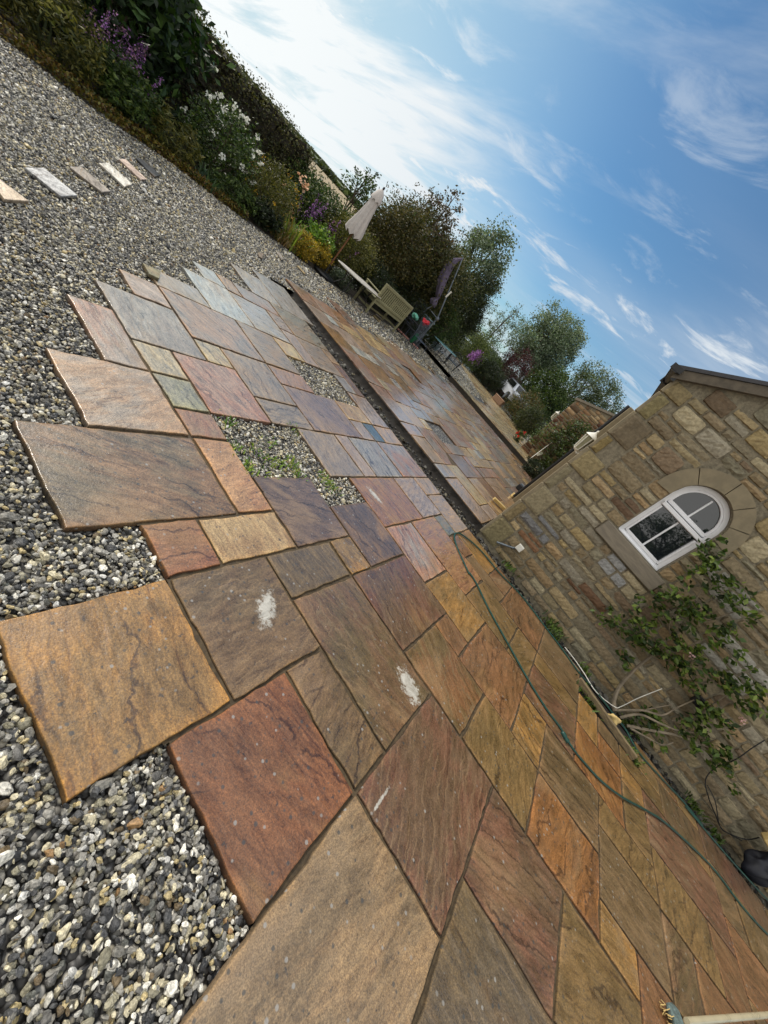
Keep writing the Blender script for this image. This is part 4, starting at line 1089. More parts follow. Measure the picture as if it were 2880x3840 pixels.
def iron_chair(name, label, loc, rz, mat, cat='chair', cushions=False):
    t = empty(name, loc, rz); tag(t, label, cat)
    b = MB(); W, D, SH, H = .56, .50, .43, .86
    for s in (-1, 1):
        b = MB(); b.tube(smoothpath([(s * W / 2, -D / 2, 0), (s * W / 2 * .9, -D / 2 + .04, SH * .5), (s * W / 2, -D / 2, SH)], 4), .017, 6); b.build('leg', mat, t)
        b = MB(); b.tube(smoothpath([(s * W / 2, D / 2 + .08, 0), (s * W / 2 * .92, D / 2, SH * .5), (s * W / 2, D / 2 - .02, SH)], 4), .017, 6); b.build('leg', mat, t)
        b = MB(); b.tube(smoothpath([(s * W / 2, -D / 2 + .02, SH), (s * W / 2 * 1.1, -D / 2, SH + .2), (s * W / 2 * 1.1, 0, SH + .24), (s * W / 2, D / 2, SH + .22)], 4), .018, 6)
        b.tube(scroll((s * W / 2 * 1.05, -.08, SH + .11), .08, 0, 1.4, Vector((0, 1, 0))), .009, 5); b.build('armrest', mat, t)
    b = MB(); b.box((0, 0, SH), (W, D, .02), bev=.005); b.build('seat', mat, t)
    b = MB(); b.tube(smoothpath([(-W / 2, D / 2, SH), (-W / 2, D / 2 + .06, H * .85), (-W * .2, D / 2 + .09, H), (0, D / 2 + .09, H + .03), (W * .2, D / 2 + .09, H), (W / 2, D / 2 + .06, H * .85), (W / 2, D / 2, SH)], 5), .015, 6)
    for i in range(3):
        for j in range(3):
            cx = (-.32 + i * .32) * W; cz = SH + .09 + j * .12; b.tube(scroll((cx, D / 2 + .05, cz), .062, i + j, 1.5 * (1 if (i + j) % 2 else -1), Vector((1, 0, 0))), .009, 5)
    for i in range(4): b.tube([((-.45 + i * .3) * W, D / 2 + .02, SH), ((-.45 + i * .3) * W, D / 2 + .08, H - .03)], .007, 5)
    b.build('backrest', mat, t)
    return t
iron_chair('iron_armchair', 'black ornate cast iron armchair on gravel right of the bench', (-7.75, 13.05, 0), math.radians(-75), M['black_metal'])
iron_chair('iron_armchair', 'black ornate iron chair under the near end of the turquoise table', (-7.75, 17.55, 0), math.radians(200), M['black_metal'])
def blob(name, label, cat, c, s, mat, seed, n=2, amp=.25):
    V, F = ico(n); r = np.random.default_rng(seed); ph = r.uniform(0, 6, (4, 3)); fq = r.uniform(1.5, 4, (4, 3))
    k = 1 + amp * sum(np.sin(V @ np.diag(fq[i]) + ph[i]).prod(1) for i in range(4)) ; V = V * k[:, None] * np.array(s)
    o = mesh(name, V, F, mat, smooth=True); o.location = c; return tag(o, label, cat)
blob('cushion', 'bright red cloth over the black iron armchair', 'cloth', azel(-29.95, -2.35, 15.3), (.11, .17, .10), M['red_cloth'], 3, 3)
blob('cushion', 'pale teal cushion slumped on the black iron armchair', 'cushion', azel(-31.4, -2.7, 15.3), (.14, .16, .09), M['teal_cloth'], 5, 3)
blob('cushion', 'dark green cloth hanging below the black iron armchair', 'cloth', azel(-29.7, -4.6, 15.0), (.07, .11, .20), M['green_cloth'], 8, 3)
# stack of slatted chairs and a rack of bars
t = empty('stacked_chairs', (-8.6, 13.9, 0), math.radians(30)); tag(t, 'stack of dark blue grey slatted metal chairs below the plum parasol', 'chair stack')
M['bluemetal'] = simple('blue_grey_metal', (58, 66, 80), .45, .2, 20, .05)
for k in range(4):
    z = .42 + k * .12; y = k * .07
    b = MB(); b.box((0, y, z), (.46, .44, .018)); b.build('seat', M['bluemetal'], t)
    b = MB(); b.tube([(-.23, y + .22, z), (-.24, y + .32, z + .46), (.24, y + .32, z + .46), (.23, y + .22, z)], .012, 6)
    for i in range(5): b.box((0, y + .24 + i * .018, z + .08 + i * .085), (.44, .010, .042))
    b.build('backrest', M['bluemetal'], t)
for sx in (-1, 1):
    for sy in (-1, 1): MB().tube([(sx * .22, sy * .2, .42), (sx * .25, sy * .25, 0)], .013, 6).build('leg', M['bluemetal'], t)
for (px, z_, lab) in ((('p560,1290'), 0, 'dark metal bar chair low on gravel before the turquoise table'), (('p690,1190'), 0, 'dark slatted metal chair tucked under the turquoise table')):
    c = onz(px, .3); t = empty('metal_chair', (c.x, c.y, 0), math.radians(80)); tag(t, lab, 'chair', None)
    b = MB()
    for i in range(9): b.tube([(-.22 + i * .055, .2, .42), (-.22 + i * .055, .30, .84)], .007, 5)
    b.tube([(-.24, .2, .42), (-.24, .31, .86), (.24, .31, .86), (.24, .2, .42)], .012, 6); b.build('backrest', M['bluemetal'], t)
    b = MB()
    for i in range(8): b.box((-.21 + i * .06, 0, .42), (.035, .44, .012))
    b.build('seat', M['bluemetal'], t)
    for sx in (-1, 1):
        for sy in (-1, 1): MB().tube([(sx * .22, sy * .2, .42), (sx * .25, sy * .25, 0)], .012, 6).build('leg', M['bluemetal'], t)
c = onz('p750,1340', .2); t = empty('bin', (c.x, c.y, 0)); tag(t, 'pale blue grey plastic bucket behind the dark metal chairs', 'bucket')
b = MB(); b.lathe([(.17, 0), (.22, .42), (.235, .43), (.235, .46), (.215, .46), (.16, .05)], n=20); b.build('bucket_body', M['bin'], t, True)
MB().tube(smoothpath([(-.22, 0, .43), (-.15, 0, .52), (0, 0, .56), (.15, 0, .52), (.22, 0, .43)], 4), .008, 6).build('handle', M['grey_metal'], t)
t = empty('lidded_box'); c = azel(-29.9, -1.9, 17.0); t.location = (c.x, c.y, 0); tag(t, 'grey blue rounded box standing under the leaning mast', 'box')
MB().box((0, 0, c.z * .55), (.42, .42, c.z * 1.0), bev=.06).build('box_body', M['bin'], t, True); MB().box((0, 0, c.z * 1.05 + .02), (.46, .46, .06), bev=.02).build('lid', M['bin'], t, True)
a_, b_ = onz('p305,1105', .03), onz('p555,1350', .03)
t = empty('board', ((a_.x + b_.x) / 2, (a_.y + b_.y) / 2, .03), math.atan2(b_.y - a_.y, b_.x - a_.x)); tag(t, 'pinkish wooden board lying on gravel beneath the black iron armchair', 'board')
MB().box((0, 0, 0), ((b_ - a_).length, .16, .04), bev=.004).build('plank', M['pinkwood'], t)

# ================================================================ CAR behind the far shrubs
def car():
    c = azel(-14.9, 0, 31.5); t = empty('parked_car', (c.x, c.y, .55), math.radians(-58)); tag(t, 'white and black parked car half hidden by shrubs at the end of the path', 'car')
    S = [(2.1, .35), (2.15, .6), (2.1, .85), (1.3, 1.0), (.75, 1.45), (-1.2, 1.5), (-1.9, 1.1), (-2.1, .95), (-2.15, .4)]
    def sec(y, k): return [(x * (1 if k == 1 else .985), y, z if z < 1.02 else 1.02 + (z - 1.02) * 1.0) for x, z in S]
    V = []; F = []; rows = [(-.80, 1), (-.86, .6), (.86, .6), (.80, 1)]
    for y, k in ((-.78, 0), (-.88, 1), (.88, 1), (.78, 0)):
        for x, z in S: V.append((x, y * (1 if z < 1.05 else .84), z))
    n_ = len(S)
    for r in range(3):
        for i in range(n_ - 1): F.append((r * n_ + i, r * n_ + i + 1, (r + 1) * n_ + i + 1, (r + 1) * n_ + i))
    F += [tuple(range(n_)), tuple(3 * n_ + i for i in range(n_ - 1, -1, -1)), (0, n_, 2 * n_, 3 * n_), (n_ - 1, 2 * n_ - 1, 3 * n_ - 1, 4 * n_ - 1)]
    mesh('body', V, F, M['car_white'], t)
    for s in (-1, 1):
        b = MB(); b.prism([(1.15, 1.03), (.72, 1.38), (-1.1, 1.42), (-1.6, 1.08)], lambda p: Vector((p[0], s * .80, p[1])), lambda p: Vector((p[0], s * .755, p[1]))); b.build('side_window', M['car_glass'], t)
        MB().box((2.13, s * .62, .72), (.08, .34, .14), bev=.02).build('headlight', M['lamp_pane'], t)
    MB().add([(1.26, -.62, 1.04), (1.26, .62, 1.04), (.80, .58, 1.43), (.80, -.58, 1.43)], [(0, 1, 2, 3)]).build('windscreen', M['car_glass'], t)
    MB().box((2.16, 0, .52), (.06, 1.1, .22), bev=.02).build('grille', M['black_plastic'], t)
    MB().box((-.2, 0, 1.50), (1.7, 1.1, .03), bev=.01).build('roof_panel', M['car_glass'], t)
    for sx in (-1.35, 1.35):
        for s in (-1, 1):
            w_ = MB().lathe([(.20, -.1), (.33, -.1), (.35, -.06), (.35, .06), (.33, .1), (.20, .1)], (sx, s * .82, .34), 20, Matrix.Rotation(PI / 2, 3, 'X')).build('wheel', M['black_plastic'], t, True)
            MB().lathe([(.05, -.11), (.20, -.11), (.21, .11), (.05, .11)], (sx, s * .83, .34), 14, Matrix.Rotation(PI / 2, 3, 'X')).build('rim', M['grey_metal'], w_, True)
car()
c = azel(-15.9, -1.9, 29.5); t = empty('planter', (c.x, c.y, .15)); tag(t, 'terracotta trough at the end of the pale path below the car', 'planter')
b = MB(); b.box((0, 0, .2), (.8, .45, .4), bev=.03); b.box((0, 0, .40), (.86, .5, .06), bev=.02); b.build('trough', M['terra'], t)

# ================================================================ HOSE, BROOM, EDGING, BITS BY THE WALL
hp = ['o1659,1925','o1540,1800','o1420,1659','o1250,1430','o1100,1270','o850,1040','o700,940','o500,830','o330,700','o200,560','o110,450','o40,340','o0,270','n1100,1400','n900,1080','n710,740','n500,360','n380,110','n310,0','m1400,1370','m1290,1130','m1255,1020','m1262,975','m1290,965','m1340,985','m1450,1070','m1560,1180']
hz = [onz(q, .012) for q in hp] + [onz(q, .012) for q in ('n620,0','n760,140','n900,300','n1080,540','n1270,790','n1450,1040','n1600,1200')] + [onz(q, .012) for q in ('f690,950','f770,1050','f850,1190','f980,1340','f1130,1500','f1250,1650','o1000,900','o1200,1140','o1400,1370','o1600,1590','o1659,1650')]
hs = empty('garden_hose'); tag(hs, 'dark green garden hose looping over the wet slabs and back along the house wall', 'hose')
MB().tube(smoothpath(hz, 7), .0092, 8).build('tube', M['hose'], hs, True)
a_, b_ = onz('o15,305', .013), onz('o65,395', .013)
MB().tube([a_, a_.lerp(b_, .1), a_.lerp(b_, .2), a_.lerp(b_, .5), a_.lerp(b_, .55), a_.lerp(b_, .8), a_.lerp(b_, .9), b_], [.012, .020, .021, .021, .017, .021, .020, .013], 10).build('connector', M['hose'], hs, True)
t = empty('broom'); tag(t, 'broom with pale handle and grey head in the lower right corner', 'broom')
a_ = onz('d1200,1645', .05); b_ = onz('d1659,1608', .05)
MB().tube([a_, b_, b_ + (b_ - a_) * 1.2], .016, 10).build('handle', M['steel'], t, True)
dr = (b_ - a_).normalized(); nn_ = Vector((-dr.y, dr.x, 0)); hc = onz('d1140,1640', .035)
rotm = Matrix(((dr.x, nn_.x, 0), (dr.y, nn_.y, 0), (0, 0, 1)))
MB().box(hc, (.085, .12, .05), rotm, .02).build('head', M['bristle'], t, True)
b = MB()
for k in range(40):
    q = hc + nn_ * rng.uniform(-.055, .055) + dr * (-.04) + Vector((0, 0, rng.uniform(-.025, .015))); b.tube([q, q - dr * rng.uniform(.02, .05) + nn_ * rng.normal() * .008 + Vector((0, 0, -.004))], .0018, 4, False)
b.build('bristles', M['newwood'], t)
t = empty('timber_edging'); tag(t, 'old timber edging board between the slabs and the climbing rose', 'edging board')
a_, b_ = onz('f480,740', .035), onz('f830,1235', .035)
MB().box((a_ + b_) / 2, ((b_ - a_).length, .05, .07), Matrix.Rotation(math.atan2((b_ - a_).y, (b_ - a_).x), 3, 'Z'), .006).build('plank', M['timber'], t, True)
t = empty('wood_block'); tag(t, 'small pale cut wood block against the house wall at the right edge', 'wood block')
MB().box((4.12, 5.30, .39), (.26, .12, .13), Matrix.Rotation(.2, 3, 'Y'), .01).build('block', M['newwood'], t, True)
blob('plastic_bag', 'crumpled dark plastic bag below the pale wood block at the wall', 'bag', (4.26, 5.28, .12), (.17, .10, .16), M['bag'], 21, 3, .3)
a_, b_ = onz('b1285,255', .05), onz('b1345,315', .05); t = empty('wood_offcut'); tag(t, 'short pale wood offcut lying on the far slabs near the house corner', 'wood offcut')
MB().box((a_ + b_) / 2, ((b_ - a_).length, .07, .06), Matrix.Rotation(math.atan2((b_ - a_).y, (b_ - a_).x), 3, 'Z'), .006).build('block', M['newwood'], t, True)
a_ = onz('r130,1090', .05); t = empty('wood_offcut'); tag(t, 'pale timber end standing beside the dark drain at the foot of the downpipe', 'wood offcut')
MB().box(a_, (.16, .10, .10), Matrix.Rotation(.6, 3, 'Z'), .006).build('block', M['newwood'], t, True)
a_ = onz('r250,990', .08); t = empty('drain_gully'); tag(t, 'dark drain gully at the base of the house side wall', 'drain')
b = MB(); b.box(a_, (.34, .26, .16), bev=.02); b.build('gully', M['black_plastic'], t, True); b = MB().box(a_ + Vector((0, 0, .09)), (.30, .2, .012)); b.build('grate', M['grey_metal'], t)
t = empty('white_cable'); tag(t, 'white ribbed cable lying along the wall foot then rising behind the climbing rose', 'cable')
MB().tube(smoothpath([onz('n1295,765', .02), onz('n1400,900', .02), onz('n1500,1045', .02), onz('n1620,1230', .015), Vector((2.22, 5.15, .01)), Vector((2.29, 5.25, .05)), ony('f850,860', 5.30), ony('f1000,800', 5.36)], 6), .005, 7).build('sheath', M['white_paint'], t, True)
t = empty('black_cable'); tag(t, 'thin black cable hanging in a loop down the house wall at the right', 'cable')
pts = ['f1640,1120', 'f1560,1170', 'f1460,1240', 'f1330,1295', 'f1270,1370', 'f1290,1480', 'f1330,1580', 'o1290,1080', 'o1400,1140', 'o1500,1165', 'o1590,1150']
MB().tube(smoothpath([ony(q, 5.44 - .02 * (i % 3)) for i, q in enumerate(pts)], 5), .006, 6).tube(smoothpath([ony(q, 5.42) for q in ('f1280,1400', 'f1330,1500', 'f1360,1659', 'o1350,1120', 'o1450,1175')], 5), .005, 6).build('wire', M['black_plastic'], t, True)
blob('flint', 'small yellowish stone at the foot of the climbing rose', 'stone', onz('f695,985', .06), (.055, .04, .05), M['newwood'], 31, 2, .3)

# ================================================================ PLANTS
def quads(P, size, rgen, aspect=.45, up=0.0, droop=0.0, jitter=.35):
    """one pointed leaf (two bent halves) per point"""
    n = len(P); d = rgen.normal(size=(n, 3)); d[:, 2] = d[:, 2] * .6 + up - droop; d /= np.linalg.norm(d, axis=1)[:, None]
    s = rgen.normal(size=(n, 3)); s -= (s * d).sum(1)[:, None] * d; s /= np.linalg.norm(s, axis=1)[:, None]
    nn = np.cross(d, s)
    L = size * (1 + jitter * rgen.uniform(-1, 1, n))[:, None]; Wd = L * aspect
    a = P - d * L * .5; e = P + d * L * .5; m = P - d * L * .05 - nn * L * .08
    l = m + s * Wd * .5 + nn * L * .14; r = m - s * Wd * .5 + nn * L * .14
    V = np.stack([a, l, e, r], 1).reshape(-1, 3)
    F = np.arange(n * 4, dtype=np.int32).reshape(n, 4)
    return V, F
def tint(n, cols, rgen, per=4, v=.25, w=None):
    c = np.array([lin(q) for q in cols]) * (1.06 if per == 4 else 1); k = rgen.choice(len(c), n, p=w); out = c[k] * (1 + v * rgen.uniform(-1, 1, (n, 1)))
    return np.repeat(out, per, 0)
def clumps(c, rad, k, rgen, inner=.45, flat=False):
    """k clump centres spread through an ellipsoid, more towards its skin"""
    d = rgen.normal(size=(k, 3)); d /= np.linalg.norm(d, axis=1)[:, None]; rr = rgen.uniform(inner, 1, k) ** .7
    return np.array(c) + d * rr[:, None] * np.array(rad)
def leafcloud(centers, crad, per, size, cols, rgen, aspect=.45, up=0, droop=0, w=None, v=.25, squash=.8):
    k = len(centers); cr = crad * rgen.uniform(.6, 1.3, k); n = k * per
    o = rgen.normal(size=(n, 3)) * .5; o[:, 2] *= squash
    P = np.repeat(centers, per, 0) + o * np.repeat(cr, per)[:, None]
    V, F = quads(P, size, rgen, aspect, up, droop)
    # each clump has its own tone, each leaf a little more
    tone = np.repeat(rgen.uniform(.72, 1.28, k), per * 4)[:, None]
    return V, F, tint(n, cols, rgen, v=v, w=w) * tone
def foliage(name, parent, VFC, mat='leaf'):
    off = 0; VV = []; FF = []; CC = []
    for V, F, c in VFC: VV.append(V); FF.append(F + off); CC.append(c); off += len(V)
    return mesh(name, np.vstack(VV), np.vstack(FF), M[mat], parent, cols=np.vstack(CC), smooth=False)
GR = dict(dark=[(38,50,26),(28,40,22),(52,62,30),(34,44,30)], mid=[(66,86,36),(52,72,32),(84,98,44),(44,60,30)], bright=[(104,136,44),(84,118,38),(128,150,60),(70,96,36)],
          olive=[(96,94,40),(80,82,38),(112,106,46),(64,70,32)], grey=[(108,120,100),(84,100,82),(124,132,110),(70,84,66)], brown=[(74,66,38),(58,54,32),(90,80,44),(50,54,30)],
          purple=[(70,34,40),(54,28,34),(88,42,46),(46,30,30)], yellow=[(168,140,40),(190,158,50),(140,122,44),(120,110,50)], silver=[(118,132,110),(96,112,92),(136,146,124),(74,90,70)], rust=[(104,70,36),(84,60,32),(88,84,40),(64,56,30)])
def stems(c, top, n, rgen, r0=.012, spread=1.0):
    b = MB()
    for i in range(n):
        e = Vector(top[i % len(top)]); s = Vector((c[0] + rgen.normal() * .05 * spread, c[1] + rgen.normal() * .05 * spread, c[2])); m = s.lerp(e, .5) + Vector((rgen.normal() * .08, rgen.normal() * .08, .05)) * spread
        b.tube(smoothpath([s, m, e], 4), [r0 * (1 - .7 * k / 8) for k in range(9)], 5)
    return b
def shrub(name, label, cat, x, y, rx, ry, h, pal, leaf, k, per, seed, z0=0.0, flowers=None, group=None, aspect=.45, up=.2, crad=None, base=.0, stem=True, fcols=None, fn=0, fsize=.05, ftop=True, v=.25, droop=0):
    rgen = np.random.default_rng(seed); t = empty(name, (x, y, z0)); tag(t, label, cat, group)
    c = (0, 0, h * .5 + base); cl = clumps(c, (rx, ry, h * .5), k, rgen); cl = cl[cl[:, 2] > .02]
    crad = crad or min(rx, ry, h * .5) * .42
    foliage('foliage', t, [leafcloud(cl, crad, per, leaf, GR[pal] if isinstance(pal, str) else pal, rgen, aspect, up, droop, v=v)])
    if stem: stems((0, 0, 0), [tuple(q) for q in cl[:8]], 8, rgen, .014 + .008 * h).build('stem', M['bark'] if h > 1 else M['stem_green'], t)
    if flowers:
        fc = clumps(c, (rx * 1.08, ry * 1.08, h * .56), fn, rgen, .93)
        if ftop: fc = fc[fc[:, 2] > h * .35]
        for q in fc:
            mm = 16 if flowers == 'head' else 7; P = q + rgen.normal(size=(mm, 3)) * fsize * (.42 if flowers == 'head' else .7); V, F = quads(P, fsize * .8, rgen, .9); foliage('flower', t, [(V, F, tint(mm, fcols, rgen, v=.15))], 'petal')
    return t
def blades(name, label, cat, x, y, n, L, wd, cols, seed, arch_=1.0, spread=.12, group=None):
    rgen = np.random.default_rng(seed); t = empty(name, (x, y, 0)); tag(t, label, cat, group); V = []; F = []; Cc = []; sg = 6
    cl = [lin(c) for c in cols]
    for i in range(n):
        a = rgen.uniform(0, 2 * PI); l = L * rgen.uniform(.6, 1.1); b0 = np.array([rgen.normal() * spread, rgen.normal() * spread, 0]); dr = np.array([math.cos(a), math.sin(a), 0]); sd = np.array([-dr[1], dr[0], 0])
        lean = rgen.uniform(.2, .9) * arch_; c = cl[rgen.integers(len(cl))] * rgen.uniform(.75, 1.2); s0 = len(V)
        for k in range(sg + 1):
            u = k / sg; th = lean * u * 1.9; p = b0 + dr * (l * lean * u * (.35 + .65 * u)) + np.array([0, 0, l * (u - .55 * lean * u * u * 1.2)]); w_ = wd * (1 - u ** 2.2) * .5 + .0006
            V += [p + sd * w_, p - sd * w_]; Cc += [c, c]
        for k in range(sg): q = s0 + 2 * k; F.append((q, q + 1, q + 3, q + 2))
    mesh('leaves', np.array(V), np.array(F, np.int32), M['leaf'], t, cols=np.array(Cc)); return t
def spikes(name, label, cat, x, y, n, h, r, fcols, seed, spread=.25, pal='mid', group=None, fs=.028, z0=0.0):
    rgen = np.random.default_rng(seed); t = empty(name, (x, y, z0)); tag(t, label, cat, group); b = MB(); m = []
    for i in range(n):
        bx, by = rgen.normal(0, spread, 2) * np.array([.6, 1]); hh = h * rgen.uniform(.75, 1.08); lx, ly = rgen.normal(0, .07, 2) * hh
        b.tube([(bx * .4, by * .4, 0), (bx, by, hh * .6), (bx + lx, by + ly, hh)], [.006, .005, .003], 4)
        k = 60; u = rgen.uniform(.55, 1, k); P = np.array([bx, by, 0]) + np.stack([lx * np.maximum(0, (u - .6) / .4), ly * np.maximum(0, (u - .6) / .4), u * hh], 1) + rgen.normal(size=(k, 3)) * r * (1.25 - u)[:, None]
        V, F = quads(P, fs, rgen, .9); foliage('flower_spike', t, [(V, F, tint(k, fcols, rgen, v=.2))], 'petal')
    b.build('stem', M['stem_green'], t)
    cl = clumps((0, 0, h * .3), (spread * 1.3, spread * 1.6, h * .3), 26, rgen); foliage('foliage', t, [leafcloud(cl, .12, 30, .06, GR[pal], rgen, .35)])
    return t
MAUVE = [(170,120,190),(150,96,170),(190,140,196),(140,100,150)]; WHITE = [(235,236,228),(220,224,216),(240,238,225)]; PINKF = [(190,140,170),(170,120,150),(205,170,180)]
BG = 'plants of the flower bed along the gravel'
# low creeping mat at the very edge of the gravel
rgen = np.random.default_rng(61); n = 5200; Y = rgen.uniform(1.6, 6.2, n); X = -8.12 - rgen.gamma(1.6, .14, n) - .06 * np.sin(Y * 3.1); Z = rgen.uniform(-.02, .12, n)
V, F = quads(np.stack([X, Y, Z], 1), .045, rgen, .6, .4)
tag(mesh('creeping_plant', V, F, M['leaf'], cols=tint(n, [(96,84,30),(112,88,32),(84,60,28),(70,74,30),(110,104,44)], rgen)), 'low olive and rust coloured creeping mat spilling onto the gravel at the edge of the flower bed', 'ground cover', kind='stuff')
bed = sheet('flower_bed', -12.5, -8.3, -6, 30, .0, M['soil'], 20, 60)
for v_ in bed.data.vertices: v_.co.z = .02 + .06 * math.sin(v_.co.x * 3) * math.sin(v_.co.y * 2.1) - (.09 if v_.co.x > -8.31 else 0)
tag(bed, kind='structure')
shrub('leafy_perennial', 'olive green feathery plant at the top left of the bed above the creeping mat', 'plant', -8.85, 3.05, .45, .62, .80, 'olive', .075, 60, 60, 101, aspect=.3)
shrub('leafy_perennial', 'brown tinged bushy plant in the top left corner of the photo', 'plant', -8.95, 2.0, .5, .6, .75, 'brown', .07, 55, 60, 102)
shrub('leafy_perennial', 'dark green rounded plant between the creeping mat and the pink flower spray', 'plant', -8.75, 3.95, .45, .5, .62, 'mid', .07, 55, 60, 103)
shrub('large_leaved_shrub', 'tall dark green shrub with large hanging leaves above the pink flower spray', 'shrub', -10.2, 4.1, .95, 1.25, 2.35, [(44,66,30),(34,54,28),(62,84,38),(28,42,26)], .17, 80, 60, 104, aspect=.5, droop=.5, up=0)
spikes('flowering_perennial', 'mauve pink flower spray leaning over the bed under the large leaved shrub', 'flowers', -9.25, 3.75, 9, 1.15, .06, PINKF + MAUVE, 105, .30)
spikes('flowering_perennial', 'bright mauve flower heads in the dark part of the bed', 'flowers', -9.35, 4.35, 7, 1.0, .06, MAUVE, 106, .22)
shrub('leafy_perennial', 'yellowish green finger leaved plant below the mauve flowers', 'plant', -8.65, 4.75, .42, .42, .60, 'olive', .10, 42, 40, 107, aspect=.22)
blades('strap_leaved_plant', 'blue green spiky clump at the foot of the bed beside the slate plank', 'plant', -8.45, 5.35, 60, .38, .035, [(70,96,72),(56,80,60),(84,104,70)], 108)
shrub('white_rose', 'rose bush covered in white blooms in the middle of the flower bed', 'rose bush', -9.15, 5.75, .62, .72, 1.25, 'mid', .065, 90, 60, 109, flowers='head', fcols=WHITE, fn=40, fsize=.06)
shrub('leafy_perennial', 'low dark green plant edging the gravel below the white rose', 'plant', -8.45, 5.95, .34, .55, .42, 'mid', .08, 50, 50, 110, aspect=.3)
shrub('leafy_perennial', 'dark green low foliage between the white rose and the yellow green shrub', 'plant', -8.5, 6.65, .36, .5, .45, 'dark', .07, 50, 55, 111)
shrub('potentilla_shrub', 'rounded yellow green shrub dotted with small yellow flowers', 'shrub', -9.05, 7.0, .62, .62, 1.08, 'olive', .045, 95, 85, 112, flowers='dots', fcols=[(220,180,50),(200,150,50)], fn=60, fsize=.03)
blades('strap_leaved_plant', 'bright green and straw coloured arching strap leaved clump in front of the yellow green shrub', 'plant', -8.55, 7.62, 150, .78, .030, [(140,160,60),(110,140,50),(150,130,70),(160,140,90),(90,120,44)], 113, 1.1, .16)
blades('strap_leaved_plant', 'brown withered strap leaves hanging over the gravel edge', 'plant', -8.38, 7.15, 70, .5, .022, [(120,96,50),(98,76,40),(80,84,40)], 114, 1.4, .14)
shrub('lily', 'peach coloured lilies on tall stems against the dark hedge', 'lily', -9.6, 7.95, .25, .3, 1.2, 'mid', .08, 16, 20, 115, flowers='head', fcols=[(226,178,140),(236,200,170)], fn=9, fsize=.09)
spikes('flowering_perennial', 'purple flower spike cluster standing against the dark hedge', 'flowers', -9.55, 8.75, 12, 1.18, .06, MAUVE, 116, .26)
shrub('leafy_perennial', 'fresh green leafy clump beneath the purple flower spikes', 'plant', -9.0, 8.75, .45, .5, .80, 'bright', .08, 60, 50, 117)
shrub('leafy_perennial', 'small blue green rosette plant behind the yellow flowers', 'plant', -8.8, 8.1, .3, .35, .42, [(84,120,84),(66,100,70),(100,130,90)], .09, 30, 40, 118, aspect=.6)
spikes('flowering_perennial', 'pale mauve flower spikes right of the fresh green clump', 'flowers', -9.5, 9.75, 9, 1.0, .05, PINKF + MAUVE, 119, .25)
shrub('alchemilla', 'frothy golden yellow flowering clump at the gravel edge', 'flowers', -8.38, 7.95, .30, .42, .50, 'yellow', .035, 60, 90, 120, aspect=.8, up=.6)
shrub('alchemilla', 'second golden yellow flowering clump just before the parasol base', 'flowers', -8.62, 8.75, .26, .34, .56, 'yellow', .035, 50, 90, 121, aspect=.8, up=.6)
shrub('variegated_shrub', 'pale speckled bushy shrub behind the parasol pole', 'shrub', -9.7, 10.6, .85, .95, 1.45, [(88,88,44),(110,106,58),(70,74,36),(140,134,80)], .05, 110, 90, 122)
shrub('leafy_shrub', 'bright green leafy shrub between the speckled bush and the bench', 'shrub', -9.9, 12.4, .45, .6, 1.15, 'bright', .09, 50, 50, 123)
shrub('leafy_perennial', 'low grey green plant with tiny white flowers between parasol base and iron legged table', 'plant', -8.45, 9.75, .28, .5, .38, 'grey', .05, 40, 50, 124, flowers='dots', fcols=WHITE, fn=24, fsize=.03)
shrub('leafy_shrub', 'dark leafy bush rising behind the golden clumps', 'shrub', -10.0, 9.7, .55, .6, 1.35, 'dark', .06, 60, 60, 125)
# weeds
rgen = np.random.default_rng(62)
def weeds(name, label, pts, n, L, cols, seed):
    rg_ = np.random.default_rng(seed); V = []; F = []; Cc = []; cl = [lin(c) for c in cols]
    for i in range(n):
        c = pts[rg_.integers(len(pts))]; p = np.array([c[0] + rg_.normal() * c[2], c[1] + rg_.normal() * c[2], -.02]); a = rg_.uniform(0, 2 * PI); l = L * rg_.uniform(.5, 1.2); dr = np.array([math.cos(a), math.sin(a), 0]); sd = np.array([-dr[1], dr[0], 0]) * l * .12
        q = cl[rg_.integers(len(cl))] * rg_.uniform(.8, 1.2); s = len(V); V += [p + sd, p - sd, p + dr * l * .35 + np.array([0, 0, l * .7]) - sd, p + dr * l * .35 + np.array([0, 0, l * .7]) + sd, p + dr * l * .9 + np.array([0, 0, l * .9])]
        V.append(V[-1] + sd * .1); F += [(s, s + 1, s + 2, s + 3), (s + 3, s + 2, s + 5, s + 4)]; Cc += [q] * 6
    return tag(mesh(name, np.array(V), np.array(F, np.int32), M['leaf'], cols=np.array(Cc)), label, 'weeds', kind='stuff')
wp = [onz(q) for q in ('l260,1480', 'l300,1520', 'l120,1250', 'l560,1180', 'l440,1330', 'l700,1450', 'l620,1470', 'l1230,1620', 'l830,1420', 'm20,500', 'l860,1030', 'l880,1570', 'l520,1560', 'g340,1400', 'l60,920')]
weeds('weeds', 'small bright green weeds sprouting through the gravel opening among the slabs', [(p.x, p.y, .045 if i > 1 else .03) for i, p in enumerate(wp)], 420, .035, [(120,150,50),(96,134,40),(150,160,70)], 71)
wp = [onz(q) for q in ('n1230,560', 'n1180,620', 'n1500,1000', 'f300,400', 'f340,440', 'f520,820', 'f560,880', 'f780,1150', 'f830,1230', 'o540,440', 'o1080,900', 'o1240,1120', 'f1200,1530', 'o250,60', 'b1370,640')]
weeds('weeds', 'green weeds and moss growing along the foot of the house wall', [(p.x, min(p.y, 5.4), .06) for p in wp], 800, .06, [(70,90,34),(90,112,40),(54,70,30)], 72)
